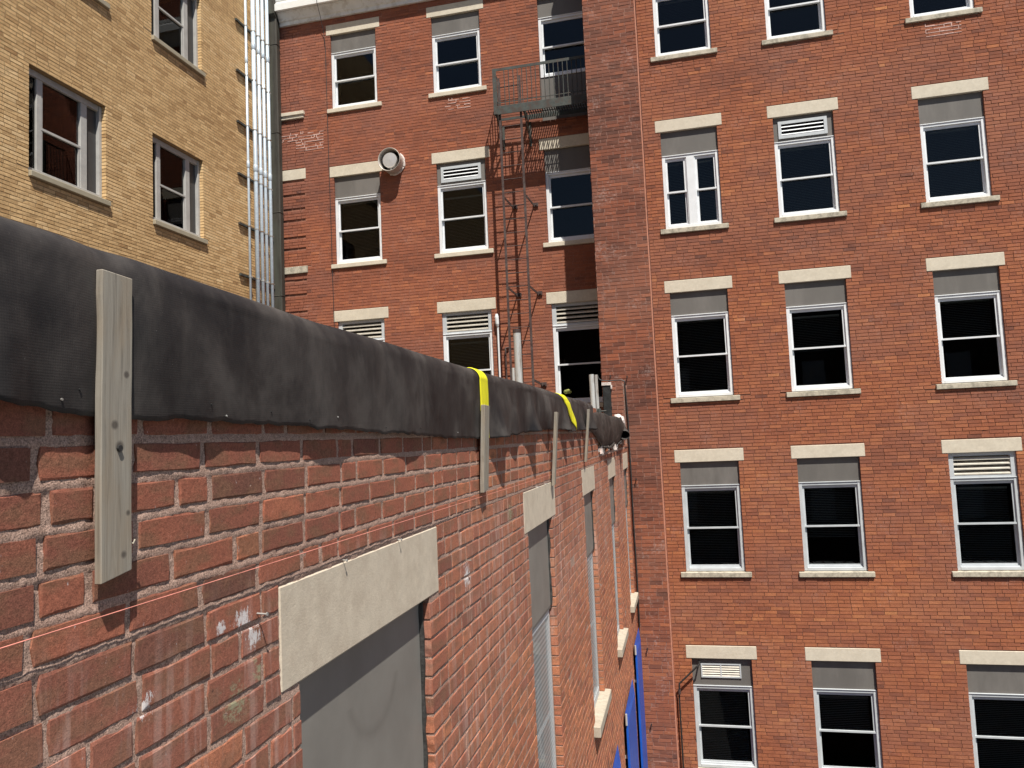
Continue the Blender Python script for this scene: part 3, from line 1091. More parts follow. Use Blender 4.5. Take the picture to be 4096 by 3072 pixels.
# split the quoin strip so that its grooves end cleanly
nb = []
rec = []
for b in BMb:
    zc = (b[2] + b[3]) / 2
    isl = any(abs(zc - s) < PR / 2 for s in slots)
    if isl and b[0] < -7.62:
        if b[1] > -7.62:
            if b[1] + 7.62 > 0.035:
                nb.append((-7.62, b[1]) + b[2:]); rec.append(0)
            nb.append((b[0], -7.62) + b[2:]); rec.append(0.024)
        else:
            nb.append(b); rec.append(0.024)
    else:
        nb.append(b); rec.append(0)
BMb = nb
rec = np.array(rec)


def mtone(b):
    x, z = (b[0] + b[1]) / 2, b[2]
    base = 0.47 + 0.07 * vnoise(x * 0.9, z * 2.6, 14) + 0.07 * vnoise(x * 0.4, z * 9, 15) + rnd.gauss(0.03, 0.08)
    if rnd.random() < 0.06:
        base += rnd.choice((-0.18, 0.2))
    base += 0.12 * max(0, min(1, (5 - z) / 3))
    return min(1, max(0, base))


wall_sheet('wall', mapY(YM + 0.02), -8.33, -0.6, -0.6, 10.9, sheetholes, M_DARK, M_, reveal=0.1)
wall_sheet('mortar_bed', mpM, -7.62, -0.6, -0.6, 10.9, sheetholes, M_MMORT, M_)
q = wall_sheet('mortar_bed', mapY(YM + 0.014), -8.33, -7.62, -0.6, 10.9, [], M_MMORT, M_)
brickwork(M_, mpM, BMb, [mtone(b) for b in BMb], M_MBRICK, LR, PR, JR, 0.0060, 0.07, seed=42, hide=True, jit=0.0012, recess=rec)
bk = MB()
bk.box(-8.33, -0.76, YM + 1.5, YM + 9, -8.5, 10.9)
bk.build('rear_mass', M_RMORT, M_)
for k in (1, 2, 3):
    for ci, c in enumerate(MCOL):
        a, b_ = c + 0.093, c + RC_W - 0.093
        kd = {(2, 1): 'small_louvre', (3, 0): 'louvre', (3, 1): 'louvre', (3, 2): 'louvre'}.get((k, ci), 'panel')
        bl = {(1, 0): (.1, .5), (1, 1): (0, .5), (1, 2): None, (2, 0): (0, .95), (2, 1): (0, .85), (2, 2): None, (3, 2): None, (3, 1): (0.0, .9)}.get((k, ci), (0, .9))
        window(M_, mpM, a, b_, ROWS[k] - LH, SILL[k], PANB[k], kind=kd, blind=bl, bottom_panel=6.3 if (k == 1 and ci == 2) else None,
               label={'small_louvre': "sash with a small grey louvre set in its top panel", 'louvre': "sash with a full width louvre on top"}.get(kd), open_low=(k == 3 and ci == 2))
        stone(M_, 'lintel', mpM, c, c + RC_W, ROWS[k] - LH + .004, ROWS[k] - .006, -0.11, 0.012, M_LINTEL)
        if not (k == 1 and ci == 2):
            stone(M_, 'sill', mpM, c - 0.006, c + RC_W + .006, SILL[k] - 0.098, SILL[k], -0.16, 0.045, M_LINTEL, slope=0.01)
for (z0, z1), pr in zip(bands, (0.05, 0.012, 0.03)):
    o = stone(M_, 'stone_band', mpM, -8.33, -7.592, z0 + .004, z1 - .004, -0.05, pr, M_LINTEL if z0 > 4 else M_SILL)
stone(M_, 'stone_band', mpM, -8.33, -7.575, 7.165, 7.240, -0.05, 0.075, M_LINTEL)
# cornice: stepped profile swept along the wall
pr = [(0.0, 9.205), (0.055, 9.205), (0.055, 9.285), (0.085, 9.30), (0.10, 9.335), (0.10, 9.395), (0.15, 9.425), (0.185, 9.435), (0.185, 9.455)]
pw = [(0.19, 9.455), (0.255, 9.455), (0.26, 9.60), (0.19, 9.605)]
pu = [(0.19, 9.605), (0.235, 9.607), (0.20, 9.67), (0.21, 9.70), (0.215, 9.76), (0.03, 9.82), (0.0, 9.82)]


def sweep(name, prof, mat, x0, x1, parent):
    b = MB()
    n = 24
    L_, Rr = [(x0, YM - d, z) for d, z in prof], [(x1, YM - d, z) for d, z in prof]
    for i in range(len(prof) - 1):
        b.poly([L_[i], Rr[i], Rr[i + 1], L_[i + 1]])
    b.poly([L_[-1], Rr[-1], Rr[0], L_[0]])
    b.poly(L_[::-1])
    b.poly(Rr)
    return b.build(name, mat, parent)


cor = sweep('cornice', pr, M_CORN, -8.17, -0.6, M_)
sweep('cornice_fascia', pw, M_CORNW, -8.19, -0.6, cor)
sweep('cornice_crown', pu, M_CORN, -8.20, -0.6, cor)
# mortar scars: small blocks of smeared joints
for par, mp_, (x0, x1, z0, z1) in ((M_, mpM, (-4.41, -3.86, 6.86, 7.05)), (R_, mpR, (4.62, 5.20, 6.84, 7.00)), (M_, mpM, (-8.2, -7.75, 6.62, 6.80)), (M_, mpM, (-7.8, -7.15, 6.40, 6.75))):
    b = MB()
    rr = random.Random(int(x0 * 100))
    z = z0
    kk = math.floor((z0 - 5.935) / PR)
    while 5.935 + kk * PR < z1:
        zz = 5.935 + kk * PR
        x = x0
        while x < x1:
            ln = rr.uniform(0.05, 0.16)
            if rr.random() < 0.72:
                b.pbox(mp_, x, min(x1, x + ln), zz - 0.002 + rr.gauss(0, .002), zz + 0.011 + rr.gauss(0, .003), 0.0, 0.0115)
            if rr.random() < 0.4:
                b.pbox(mp_, x, x + rr.uniform(.008, .02), zz + .011, zz + PR - .002, 0.0, 0.0113)
            x += ln
        kk += 1
    b.build('mortar_scar', M_PATCH, par)

# ---- pier between the two
P_ = thing('brick_pier', "plain windowless red brick pier standing forward beside the fire escape", "brick pier")
mpP = mapY(YP)
LP, PP = 0.214, 0.0634
BP = lay(-1.345, -0.425, -8.45, 11.2, LP, PP, JR, 0.0, [], header=0.16, hrow=0, seed=24)


def ptone(b):
    x, z = (b[0] + b[1]) / 2, b[2]
    t = 0.42 + 0.14 * vnoise(x * 1.3, z * 1.9, 24) + rnd.gauss(0, 0.13)
    t += 0.20 * max(0, min(1, (1 - z) / 4)) - 0.05
    if x < -1.1 and rnd.random() < 0.3:
        t -= 0.15
    return min(1, max(0, t))


wall_sheet('wall', mpP, -1.345, -0.428, -8.5, 11.2, [], M_PMORT, P_)
brickwork(P_, mpP, BP, [ptone(b) for b in BP], M_PBRICK, LP, PP, JR, 0.0055, 0.07, seed=43, jit=0.0014)
# returns
mpPL = lambda u, v, d: (-1.345 - d, u, v)
BL_ = lay(YP + 0.01, YM, -1.0, 11.2, LP, PP, JR, 0.0, [], seed=25)
wall_sheet('wall', mpPL, YP, YM, -1.0, 11.2, [], M_PMORT, P_)
brick_mass('brickwork', BL_, mpPL, 0.008, 0.05, [ptone(b) for b in BL_], M_PBRICK, P_)
mpPR = lambda u, v, d: (-0.425 + d, u, v)
BL_ = lay(YP + 0.01, YR, -8.45, 11.2, LP, PP, JR, 0.0, [], seed=26)
wall_sheet('wall', mpPR, YP, YR, -8.5, 11.2, [], M_PMORT, P_)
brick_mass('brickwork', BL_, mpPR, 0.006, 0.05, [ptone(b) for b in BL_], M_PBRICK, P_)
b = MB()
zs = np.arange(-8.4, 11.2, 0.25)
b.tube([(-0.418 + 0.002 * math.sin(z * 3), YP + 0.012, z) for z in zs], 0.016, 6)
b.build('sealant_bead', M_BEAD, P_)

# ================================================================== tan building on the left (Y)
Y_ = thing('tan_brick_building', "tan brick building at upper left seen at a slant, with recessed grey steel windows", "building")
XY = -8.35
mpY = mapX(XY)
LY, PY, JY = 0.200, 0.0545, 0.011
YW = [(8.077, 9.455, 3.895, 5.345), (10.486, 11.83, 3.895, 5.345), (10.486, 11.83, 7.07, 8.50), (8.077, 9.455, 7.03, 8.50), (5.67, 7.03, 3.895, 5.345), (5.67, 7.03, 7.03, 8.5)]
bodyholes = []
sheetholes = []
for (a, b_, z0, z1) in YW:
    bodyholes += [(a, b_, z0, z1), (a - 0.005, b_ + 0.06, z0 - 0.112, z0)]
    sheetholes.append((a - .004, b_ + .004, z0 - 0.05, z1 + .004))
BYb = lay(2.5, 14.28, -1.0, 11.2, LY, PY, JY, 5.345, bodyholes, header=0.10, hrow=0, seed=27)


def ytone(b):
    y, z = (b[0] + b[1]) / 2, b[2]
    m = (z - 3.9) % 3.14                      # storey position: paler courses beside the windows
    side = 1.0 if m < 1.42 else 0.0
    t = 0.47 + 0.15 * side + 0.07 * vnoise(y * 1.2, z * 2.2, 33) + rnd.gauss(0, 0.13)
    if rnd.random() < 0.05:
        t -= 0.25
    return min(1, max(0, t))


wall_sheet('wall', mpY, 2.5, 14.29, -1.0, 11.2, sheetholes, M_YMORT, Y_, reveal=0.16)
brickwork(Y_, mpY, BYb, [ytone(b) for b in BYb], M_YBRICK, LY, PY, JY, 0.0032, 0.115, seed=44, hide=True, jit=0.0006)
bk = MB()
bk.box(-16, XY - 1.5, 2.5, 14.29, -8.5, 11.2)
bk.build('rear_mass', M_YMORT, Y_)
bk = MB()
bk.box(-16, XY - 0.004, -12, 2.5, -8.5, 11.2)
o = bk.build('plain_wall', M_YBRICK, Y_)
o.color = (0.4, 0, 0, 1)
for wi, (a, b_, z0, z1) in enumerate(YW):
    g = MB()
    d0 = -0.165
    W_ = b_ - a
    fr = 0.045
    fbox = lambda u0, u1, v0, v1, p0, p1: g.pbox(mpY, u0, u1, v0, v1, p0, p1)
    fbox(a + .002, a + fr, z0 + .002, z1 - .002, d0, -0.085)
    fbox(b_ - 0.055, b_ - .002, z0 + .002, z1 - .002, d0, -0.070)
    fbox(a + fr, b_ - 0.055, z1 - 0.09, z1 - .002, d0, -0.080)
    fbox(a + fr, b_ - 0.055, z0 + .002, z0 + 0.055, d0, -0.072)
    ua, ub, uc, ud = a + W_ * 0.155, a + W_ * 0.215, a + W_ * 0.715, a + W_ * 0.80
    fbox(ua, ub, z0 + .055, z1 - .09, d0, -0.090)
    fbox(uc, ud, z0 + .055, z1 - .09, d0, -0.086)
    w = g.build('window', M_YFRAME, Y_, bevel=0.003)
    s = MB()
    vm = z0 + 0.055 + (z1 - z0 - 0.145) * 0.47
    s.pbox(mpY, ub + .001, uc - .001, vm - 0.015, vm + 0.018, -0.14, -0.088)
    s.pbox(mpY, ub + .001, ub + 0.02, z0 + 0.056, z1 - 0.091, -0.14, -0.094)
    s.pbox(mpY, uc - 0.03, uc - .001, z0 + 0.056, vm - .015, -0.14, -0.094)
    s.build('sash', M_YFRAME, w)
    for (p, q_, c0, c1) in ((ub + .02, uc - .02, vm + .018, z1 - .091), (ub + .02, uc - .03, z0 + .056, vm - .015), (a + fr, ua, z0 + .056, z1 - .091)):
        q = MB()
        q.pbox(mpY, p, q_, c0, c1, -0.125, -0.121)
        q.build('pane', M_YGLASS, w)
    q = MB()
    q.pbox(mpY, ud + .001, b_ - 0.056, z0 + .056, z1 - .091, -0.145, -0.128)
    q.build('side_panel', simple("dark screen %d" % wi, (0.055, 0.053, 0.052), 0.5, var=0.1, bump=0), w)
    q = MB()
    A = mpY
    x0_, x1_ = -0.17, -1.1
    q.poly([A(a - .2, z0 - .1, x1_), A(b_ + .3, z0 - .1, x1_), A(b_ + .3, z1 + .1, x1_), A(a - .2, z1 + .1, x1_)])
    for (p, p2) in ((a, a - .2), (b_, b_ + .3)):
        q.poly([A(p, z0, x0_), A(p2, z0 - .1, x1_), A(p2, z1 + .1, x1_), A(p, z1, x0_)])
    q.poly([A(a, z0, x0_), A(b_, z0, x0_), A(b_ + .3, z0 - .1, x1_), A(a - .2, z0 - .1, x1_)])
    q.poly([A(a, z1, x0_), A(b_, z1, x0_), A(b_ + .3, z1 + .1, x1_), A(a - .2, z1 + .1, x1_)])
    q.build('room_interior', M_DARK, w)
    bl = MB()
    z = z0 + (0.68 if wi in (0, 1) else 1.28)
    while z > z0 + 0.06:
        bl.poly([A(ub + .03, z, -0.19), A(uc - .04, z, -0.19), A(uc - .04, z + .01, -0.21), A(ub + .03, z + .01, -0.21)])
        z -= 0.03
    if wi != 1:
        bl.build('venetian_blind', M_BLIND, w)
    stone(Y_, 'sill', mpY, a - 0.0, b_ + 0.055, z0 - 0.108, z0, -0.17, 0.05, M_YSILL, slope=0.03)

# ================================================================== near wing (F)
F_ = thing('brick_wing', "near red brick wing in the foreground with black membrane over its parapet", "building")
mpF = mapX(XF)
LF, PF = 0.206, 0.0697
JF = 0.0145
FW = [(1.745, 2.722), (4.555, 5.425), (7.20, 8.05), (9.72, 10.57), (12.08, 12.93)]
FL = [(1.652, 2.835), (4.462, 5.582), (7.125, 8.145), (9.63, 10.65), (12.02, 13.04)]
FZT, FZB, FZS = -0.330, -0.5905, -2.70
bodyholes, sheetholes = [], []
for (a, b_), (c, d) in zip(FW, FL):
    bodyholes += [(c - .003, d + .003, FZB, FZT), (a, b_, FZS, FZB), (a - 0.12, b_ + 0.12, FZS - 0.115, FZS)]
    sheetholes.append((a - .004, b_ + .004, FZS - 0.05, FZB + .03))
TOPN, TOPF = 0.30, -0.225
upper = lay(-1.5, 8.62, -0.331, TOPN, LF, 0.0697, 0.0180, FZT, [h for h in bodyholes], header=0.22, seed=31)
upper2 = lay(8.62, 13.055, -0.331, TOPF, LF, 0.0697, 0.0180, FZT, bodyholes, header=0.4, seed=32)
lower = lay(-1.5, 13.055, -8.45, FZT, LF, 0.0700, 0.0125, FZT, bodyholes, header=0.20, hrow=6, seed=33)
BF = upper + upper2 + lower


def ftone(b):
    y, z = (b[0] + b[1]) / 2, b[2]
    t = 0.52 + 0.08 * vnoise(y * 1.4, z * 3, 51) + rnd.gauss(0, 0.09)
    if rnd.random() < 0.07:
        t += rnd.choice((-0.3, 0.25))
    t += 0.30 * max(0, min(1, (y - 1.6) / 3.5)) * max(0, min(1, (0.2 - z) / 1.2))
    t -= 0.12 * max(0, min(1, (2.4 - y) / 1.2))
    return min(1, max(0, t))


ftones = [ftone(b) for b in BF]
wall_sheet('wall', mapX(XF - 0.0012), 3.6, 13.06, -8.5, -0.225, sheetholes[1:], M_FMORT, F_, reveal=0.055)
wall_sheet('wall', mapX(XF - 0.0012), 3.6, 8.62, -0.225, TOPN, [], M_FMORT, F_, reveal=0.055)
wall_sheet('wall', mapX(XF - 0.0012), -1.5, 3.6, -8.5, -1.6, [(sheetholes[0][0], sheetholes[0][1], FZS - .05, -1.6)], M_FMORT, F_, reveal=0.055, top_reveal=False)
wall_sheet('wall', mapX(XF - 0.0012), -1.5, 0.7, -1.6, TOPN, [], M_FMORT, F_, reveal=0.055)
# near mortar: displaced grid so the struck joints have real relief


def mortar_patch(u0, u1, v0, v1, du, dv):
    nu, nv = max(2, int((u1 - u0) / du)), max(2, int((v1 - v0) / dv))
    U, V = np.meshgrid(np.linspace(u0, u1, nu), np.linspace(v0, v1, nv), indexing='ij')
    D = 0.0010 * vnoise(U * 60, V * 70, 61) + 0.0007 * vnoise(U * 150, V * 170, 62) + nr.normal(0, 0.0003, U.shape) - 0.0008
    # struck joints: mortar leans out towards the top of the brick below
    ph = ((V - FZT) / 0.0697) % 1.0
    D += np.where(V > FZT, 0.0028 * np.clip(1 - ph * 3.2, 0, 1), 0.0)
    D = D * np.minimum(1, np.minimum(U - u0, u1 - U) / 0.01)
    P, _ = mapnp(mapX(XF - 0.0012), U, V, D)
    grid_obj('mortar_bed', P, M_FMORT, F_, flip=False)


h0 = sheetholes[0]
mortar_patch(0.7, 3.6, h0[3], TOPN, 0.009, 0.006)
mortar_patch(0.7, h0[0], -1.6, h0[3], 0.009, 0.008)
mortar_patch(h0[1], 3.6, -1.6, h0[3], 0.009, 0.008)
for (u) in h0[:2]:
    b = MB()
    b.poly([mpF(u, -1.6, -.001), mpF(u, h0[3], -.001), mpF(u, h0[3], -.07), mpF(u, -1.6, -.07)])
    b.build('reveal', M_FMORT, F_)


def f_ok(b):
    y, z = (b[0] + b[1]) / 2, b[3]
    hem = np.interp(y, [0.9, 1.07, 1.65, 2.74, 3.49, 4.6, 6.83, 8.4], [.081, .063, .057, .022, .002, .035, .049, 0])
    return z - 0.05 < hem


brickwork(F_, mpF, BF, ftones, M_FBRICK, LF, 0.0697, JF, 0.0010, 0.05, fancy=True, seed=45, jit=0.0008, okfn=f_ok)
# core, roof, parapet back
b = MB()
b.box(-8.3, XF - 1.3, -1.5, 13.05, -8.5, -0.95)
b.build('core', M_FMORT, F_)
b = MB()
b.box(-8.34, -1.42, -1.5, 14.28, -0.62, -0.55)
b.build('roof', M_ROOF, F_)
b = MB()
b.box(-1.42, XF - 0.06, -1.5, 8.62, -0.56, TOPN - .004)
b.box(-1.42, XF - 0.06, 8.62, 13.05, -0.56, TOPF - .004)
b.build('parapet_core', M_FMORT, F_)
# broken course and residue on top of the stripped far parapet
mpT = lambda u, v, d: (XF + d, u, v)
rr = random.Random(5)
y = 8.66
while y < 12.9:
    l = rr.uniform(0.09, 0.2)
    if rr.random() < 0.8:
        b = MB()
        x0 = XF + rr.uniform(-0.02, 0.02)
        b.box(x0 - 0.09, x0 + 0.004, y, y + l - 0.012, TOPF + .004, TOPF + rr.uniform(0.035, 0.056))
        o = b.build('broken_brick', M_FBRICK, F_, bevel=0.004)
        o.color = (rr.uniform(0.5, 0.95), 0, 0, 1)
    y += l
b = MB()
for i in range(46):
    y = rr.choice((rr.uniform(8.66, 9.8), rr.uniform(10.4, 11.8)))
    s = rr.uniform(0.015, 0.045)
    x = XF + rr.uniform(-0.05, 0.015)
    z = TOPF + rr.uniform(0.02, 0.07)
    b.hexa([(x + sx * s * rr.uniform(.4, 1), y + sy * s * rr.uniform(.6, 1.6), z + sz * s * rr.uniform(.5, 1.2)) for sx in (-1, 1) for sy in (-1, 1) for sz in (-1, 1)])
o = b.build('mortar_residue', M_RESID, F_)
o["kind"] = "stuff"
# surviving full height stub of the parapet at the pier, flashed black on its roof side
mpS = mapY(12.55)
BS = lay(-1.155, XF + .03, TOPF, 0.86, 0.2, 0.0655, 0.012, 0.0, [], header=0.3, seed=36)
stb = wall_sheet('parapet_stub', mpS, -1.15, XF + .02, TOPF, 0.855, [], M_PMORT, F_)
brick_mass('brickwork', BS, mpS, 0.006, 0.06, [0.25 + rnd.random() * 0.35 for _ in BS], M_PBRICK, F_)
b = MB()
b.box(-1.15, XF + .01, 12.56, 13.05, TOPF, 0.855)
b.build('parapet_core', M_FMORT, F_)
b = MB()
b.box(-1.29, -1.152, 12.53, 13.05, -0.3, 0.84)
b.build('flashing', M_TAR, F_, bevel=0.01)
b = MB()
b.box(-1.30, -1.14, 12.515, 12.56, 0.815, 0.865)
b.box(-1.15, -1.125, 12.515, 12.56, 0.75, 0.814)
b.build('flashing_edge', M_RESID, F_)

for i, ((a, b_), (c, d)) in enumerate(zip(FW, FL)):
    o = stone(F_, 'lintel', mpF, c, d, FZB + .002, FZT - .002, -0.055, 0.0012, M_FLINTEL)
    stone(F_, 'sill', mpF, a - 0.105, b_ + 0.105, FZS - 0.11, FZS, -0.10, 0.062, M_FSILL, slope=0.012)
    g = MB()
    rc = 0.037
    PB = -1.215
    g.pbox(mpF, a + .014, a + .06, FZS + .002, PB - .02, -0.15, -rc - 0.004)
    g.pbox(mpF, b_ - .055, b_ - .012, FZS + .002, PB - .02, -0.15, -rc - 0.016)
    g.pbox(mpF, b_ - .075, b_ - .055, FZS + .002, PB - .02, -0.15, -rc - 0.024)
    g.pbox(mpF, a + .06, b_ - .055, PB - 0.06, PB - .02, -0.15, -rc - 0.010)
    g.pbox(mpF, a + .06, b_ - .075, FZS + .002, FZS + 0.07, -0.15, -rc - 0.008)
    w = g.build('window', M_FRAMEG, F_)
    q = MB(); q.pbox(mpF, a + .022, b_ - .022, PB, FZB + 0.02, -0.08, -rc); q.build('panel', M_FPANEL, w)
    q = MB(); q.pbox(mpF, a + .016, b_ - .016, PB - .02, PB, -0.1, -rc - .002); q.build('trim', M_PANEL, w)
    q = MB()
    q.tube([mpF(b_ - 0.010 + rr.gauss(0, .003), z, -rc + rr.gauss(0, .003)) for z in np.linspace(FZB, PB, 14)], 0.013, 6)
    q.build('caulk', M_CAULK, w)
    q = MB()
    q.tube([mpF(a + 0.008, z, -rc) for z in np.linspace(FZB, PB, 8)], 0.010, 6)
    q.build('caulk', M_CAULK, w)
    vm = (PB + FZS) / 2
    q = MB(); q.pbox(mpF, a + .06, b_ - .075, vm - .015, vm + .015, -0.1, -rc - .029); q.build('sash_rail', M_FRAMEG, w)
    for c0, c1 in ((vm + .015, PB - .06), (FZS + .07, vm - .015)):
        q = MB(); q.pbox(mpF, a + .06, b_ - .075, c0, c1, -rc - .034, -rc - .030); q.build('pane', M_GLASS, w)
    q = MB(); q.poly([mpF(a + .02, FZS + .01, -rc - .012), mpF(b_ - .06, FZS + .01, -rc - .012), mpF(b_ - .06, PB - .02, -rc - .012), mpF(a + .02, PB - .02, -rc - .012)]); q.build('insect_screen', M_SCREEN, w)
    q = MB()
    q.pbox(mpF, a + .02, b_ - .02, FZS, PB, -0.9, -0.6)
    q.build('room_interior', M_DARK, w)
    bl = MB()
    z = PB - .08
    while z > FZS + 0.05:
        bl.poly([mpF(a + .07, z, -0.11), mpF(b_ - .09, z, -0.11), mpF(b_ - .09, z + .012, -0.128), mpF(a + .07, z + .012, -0.128)])
        z -= 0.026
    bl.build('venetian_blind', M_BLIND, w)

# ================================================================== black membrane over the parapet
HY = np.array([-1.5, 0.5, 0.86, 0.93, 1.07, 1.15, 1.40, 1.65, 2.2, 2.74, 3.1, 3.49, 3.9, 4.25, 4.6, 5.0, 5.4, 5.9, 6.4, 6.83, 7.3, 7.75, 8.1])
HZ = np.array([0.12, 0.10, 0.086, 0.079, 0.066, 0.063, 0.060, 0.057, 0.038, 0.022, 0.010, 0.004, 0.008, 0.022, 0.034, 0.045, 0.050, 0.052, 0.028, 0.045, 0.060, 0.060, 0.055])
FASTEN = [0.99, 1.11, 1.5, 1.62, 2.25, 2.75, 3.56, 4.3, 4.9, 5.66, 6.3, 7.0, 7.68]


def hem_flare(y):
    """how far the hem stands off the wall between fixings"""
    out = np.full_like(y, 0.010)
    for c, w_, a_ in ((0.87, 0.045, 0.022), (1.04, 0.02, 0.004), (1.33, 0.06, 0.006), (1.9, 0.12, 0.012), (2.5, 0.12, 0.012), (3.84, 0.13, 0.045), (4.22, 0.10, 0.020), (4.72, 0.12, 0.052), (5.3, 0.10, 0.022), (6.08, 0.11, 0.048), (6.55, 0.12, 0.022), (7.02, 0.09, 0.046), (7.42, 0.09, 0.056), (7.95, 0.1, 0.05)):
        out = out + a_ * (1.35 if c > 3 else 1.0) * np.exp(-((y - c) / w_) ** 2)
    return out


def ridge(y):
    return 0.352 + 0.024 * np.clip((1.9 - y) / 0.8, 0, 1) + 0.010 * vnoise(y * 1.3, y * 0, 71) - 0.012 * np.clip((y - 1) / 6, 0, 1)


def membrane_surface(Y, S):
    """S 0..1: 0 hem, .45 shoulder, .7 ridge, 1 back hem"""
    hz = np.interp(Y, HY, HZ) + 0.0026 * vnoise(Y * 30, Y * 0, 72) + 0.0022 * vnoise(Y * 120, Y * 0, 77)
    rz = ridge(Y)
    fl = hem_flare(Y)
    s1 = np.clip(S / 0.6, 0, 1)
    z = hz + (rz - 0.055 - hz) * s1
    pin = 1 - 0.75 * np.exp(-((Y - 1.094) / 0.06) ** 2)
    x = XF + 0.006 + fl * pin * (1 - s1) ** 1.6 + 0.020 * pin * np.sin(s1 * math.pi * 0.62) + 0.003
    # drape folds running down the sheet
    fold = (0.009 * vnoise(Y * 5.5, S * 1.5, 73) + 0.004 * vnoise(Y * 15, S * 2, 74)) * np.clip((Y - 1.2) / 3, 0.25, 1)
    x = x + fold * np.sin(s1 * math.pi) ** 0.7
    # rounding over the top
    th = np.clip((S - 0.6) / 0.4, 0, 1) * math.radians(150)
    rad = 0.055
    xt = XF + 0.009 + 0.020 * pin * math.sin(math.pi * 0.62) - rad + rad * np.cos(th)
    zt = rz - rad + rad * np.sin(th)
    flat = np.clip((th - math.pi / 2) / math.radians(60), 0, 1)
    xt = xt - flat * 0.26
    zt = np.where(th > math.pi / 2, rz - 0.10 * flat ** 2, zt)
    top = S > 0.6
    x = np.where(top, xt + 0.003 * vnoise(Y * 7, S * 6, 75), x)
    z = np.where(top, zt, z)
    return x, z


ys = np.concatenate([np.linspace(-1.5, 0.8, 20)[:-1], np.arange(0.8, 4, 0.012), np.arange(4, 8.12, 0.02)])
ss = np.concatenate([np.linspace(0, 0.6, 26), np.linspace(0.6, 1, 16)[1:]])
Yg, Sg = np.meshgrid(ys, ss, indexing='ij')
Xg, Zg = membrane_surface(Yg, Sg)
o = grid_obj('roofing_membrane', np.stack([Xg, Yg, Zg], -1), M_RUBBER, thick=0.003)
tag(o, "long black rubber roofing sheet draped over the near brick parapet and held by wooden battens", "membrane sheet")

for i, (y, sv) in enumerate([(0.985, .05), (1.02, .10), (1.36, .09), (1.42, .03), (1.60, .07), (1.78, .04), (1.93, .08), (2.3, .05), (2.62, .06), (3.1, .05), (3.4, .07), (4.1, .05), (4.85, .06), (5.9, .06)]):
    xx, zz = membrane_surface(np.array([y]), np.array([sv]))
    b = MB()
    b.tube([(xx[0] - .001, y, zz[0]), (xx[0] + .0022, y, zz[0])], 0.0021, 8)
    b.build('fixing_nail', M_STEELD if i % 3 == 0 else M_BLACK, o)
# crumpled far piece
ys = np.linspace(7.9, 12.0, 150)
ss = np.linspace(0, 1, 40)
Yg, Sg = np.meshgrid(ys, ss, indexing='ij')
ka = np.array([7.9, 8.15, 8.45, 8.8, 9.3, 10.2, 11.2, 11.7, 12.0])
hem = np.interp(Yg, ka, [0.02, 0.01, -0.05, -0.14, -0.185, -0.165, -0.155, -0.11, -0.06]) + 0.008 * vnoise(Yg * 9, Yg * 0, 81)
top = np.interp(Yg, ka, [0.27, 0.262, 0.252, 0.250, 0.248, 0.245, 0.235, 0.205, 0.12])
bul = np.interp(Yg, ka, [0.015, 0.03, 0.055, 0.06, 0.07, 0.075, 0.075, 0.06, 0.03])
z = hem + (top - hem) * np.sin(np.clip(Sg * 1.45, 0, 1) * math.pi / 2)
x = XF + 0.012 + bul * np.sin(np.clip(Sg * 1.5, 0, 1) * math.pi) ** 0.7 * 0.9
x = np.where(Sg > 0.62, XF + 0.012 - (Sg - 0.62) * 0.9, x)
z = np.where(Sg > 0.8, z - (Sg - 0.8) * 0.9, z)
x = x + 0.026 * vnoise(Yg * 2.6, Sg * 4 + Yg * 1.2, 82) * np.sin(Sg * math.pi) + 0.006 * vnoise(Yg * 9, Sg * 12, 83)
z = z + 0.008 * vnoise(Yg * 5, Sg * 9, 84)
o = grid_obj('roofing_membrane', np.stack([x, Yg, z], -1), M_RUBBER2, thick=0.004)
tag(o, "crumpled brownish black rubber sheet bunched on the far end of the near parapet", "membrane sheet")
# folded hem rolls lying under it
b = MB()
b.tube([(XF + .03, 9.0, -0.155), (XF + .05, 9.5, -0.175), (XF + .05, 10.0, -0.150), (XF + .04, 10.25, -0.120)], [0.012, 0.018, 0.018, 0.010], 8)
b.tube([(XF + .04, 10.9, -0.150), (XF + .05, 11.4, -0.110), (XF + .04, 11.8, -0.06)], [0.012, 0.016, 0.010], 8)
b.build('folded_hem', M_RUBBER2, o, smooth=True)

# rolled end, plastic and cloth
b = MB()
pts = [Vector((-1.02, 12.25, 0.20)), Vector((-0.96, 11.9, 0.12)), Vector((-0.895, 11.5, 0.02)), Vector((-0.865, 11.3, -0.03))]
n = 14
for i, p in enumerate(pts):
    R = 0.05 + 0.012 * i
    for k in range(n):
        t = 2 * math.pi * k / n
        b.v.append((p.x + R * 0.9 * math.cos(t), p.y, p.z + R * math.sin(t) * (0.8 if i > 1 else 1)))
for i in range(len(pts) - 1):
    for k in range(n):
        k2 = (k + 1) % n
        b.f.append([i * n + k, i * n + k2, (i + 1) * n + k2, (i + 1) * n + k]); b.mi.append(0)
o = b.build('rubber_roll', M_RUBBER2, smooth=True)
md = o.modifiers.new('s', 'SOLIDIFY'); md.thickness = 0.004
tag(o, "open ended roll of black rubber sticking out past the crumpled sheet by the pier", "rubber roll")


def crumple(name, c, s, mat, seed, amp=0.3, sub=3):
    bm = bmesh.new()
    bmesh.ops.create_icosphere(bm, subdivisions=sub, radius=1)
    for v in bm.verts:
        p = v.co.copy()
        nn = vnoise(np.array(p.x * 3.5 + seed), np.array(p.y * 3.5 + p.z * 4.1), seed) + 0.5 * vnoise(np.array(p.x * 9), np.array(p.z * 9 + p.y * 8), seed + 1)
        v.co = Vector((p.x * s[0], p.y * s[1], p.z * s[2])) * (1 + amp * float(nn)) + Vector(c)
    me = bpy.data.meshes.new(name)
    bm.to_mesh(me)
    bm.free()
    me.materials.append(mat)
    o = bpy.data.objects.new(name, me)
    return link(o)


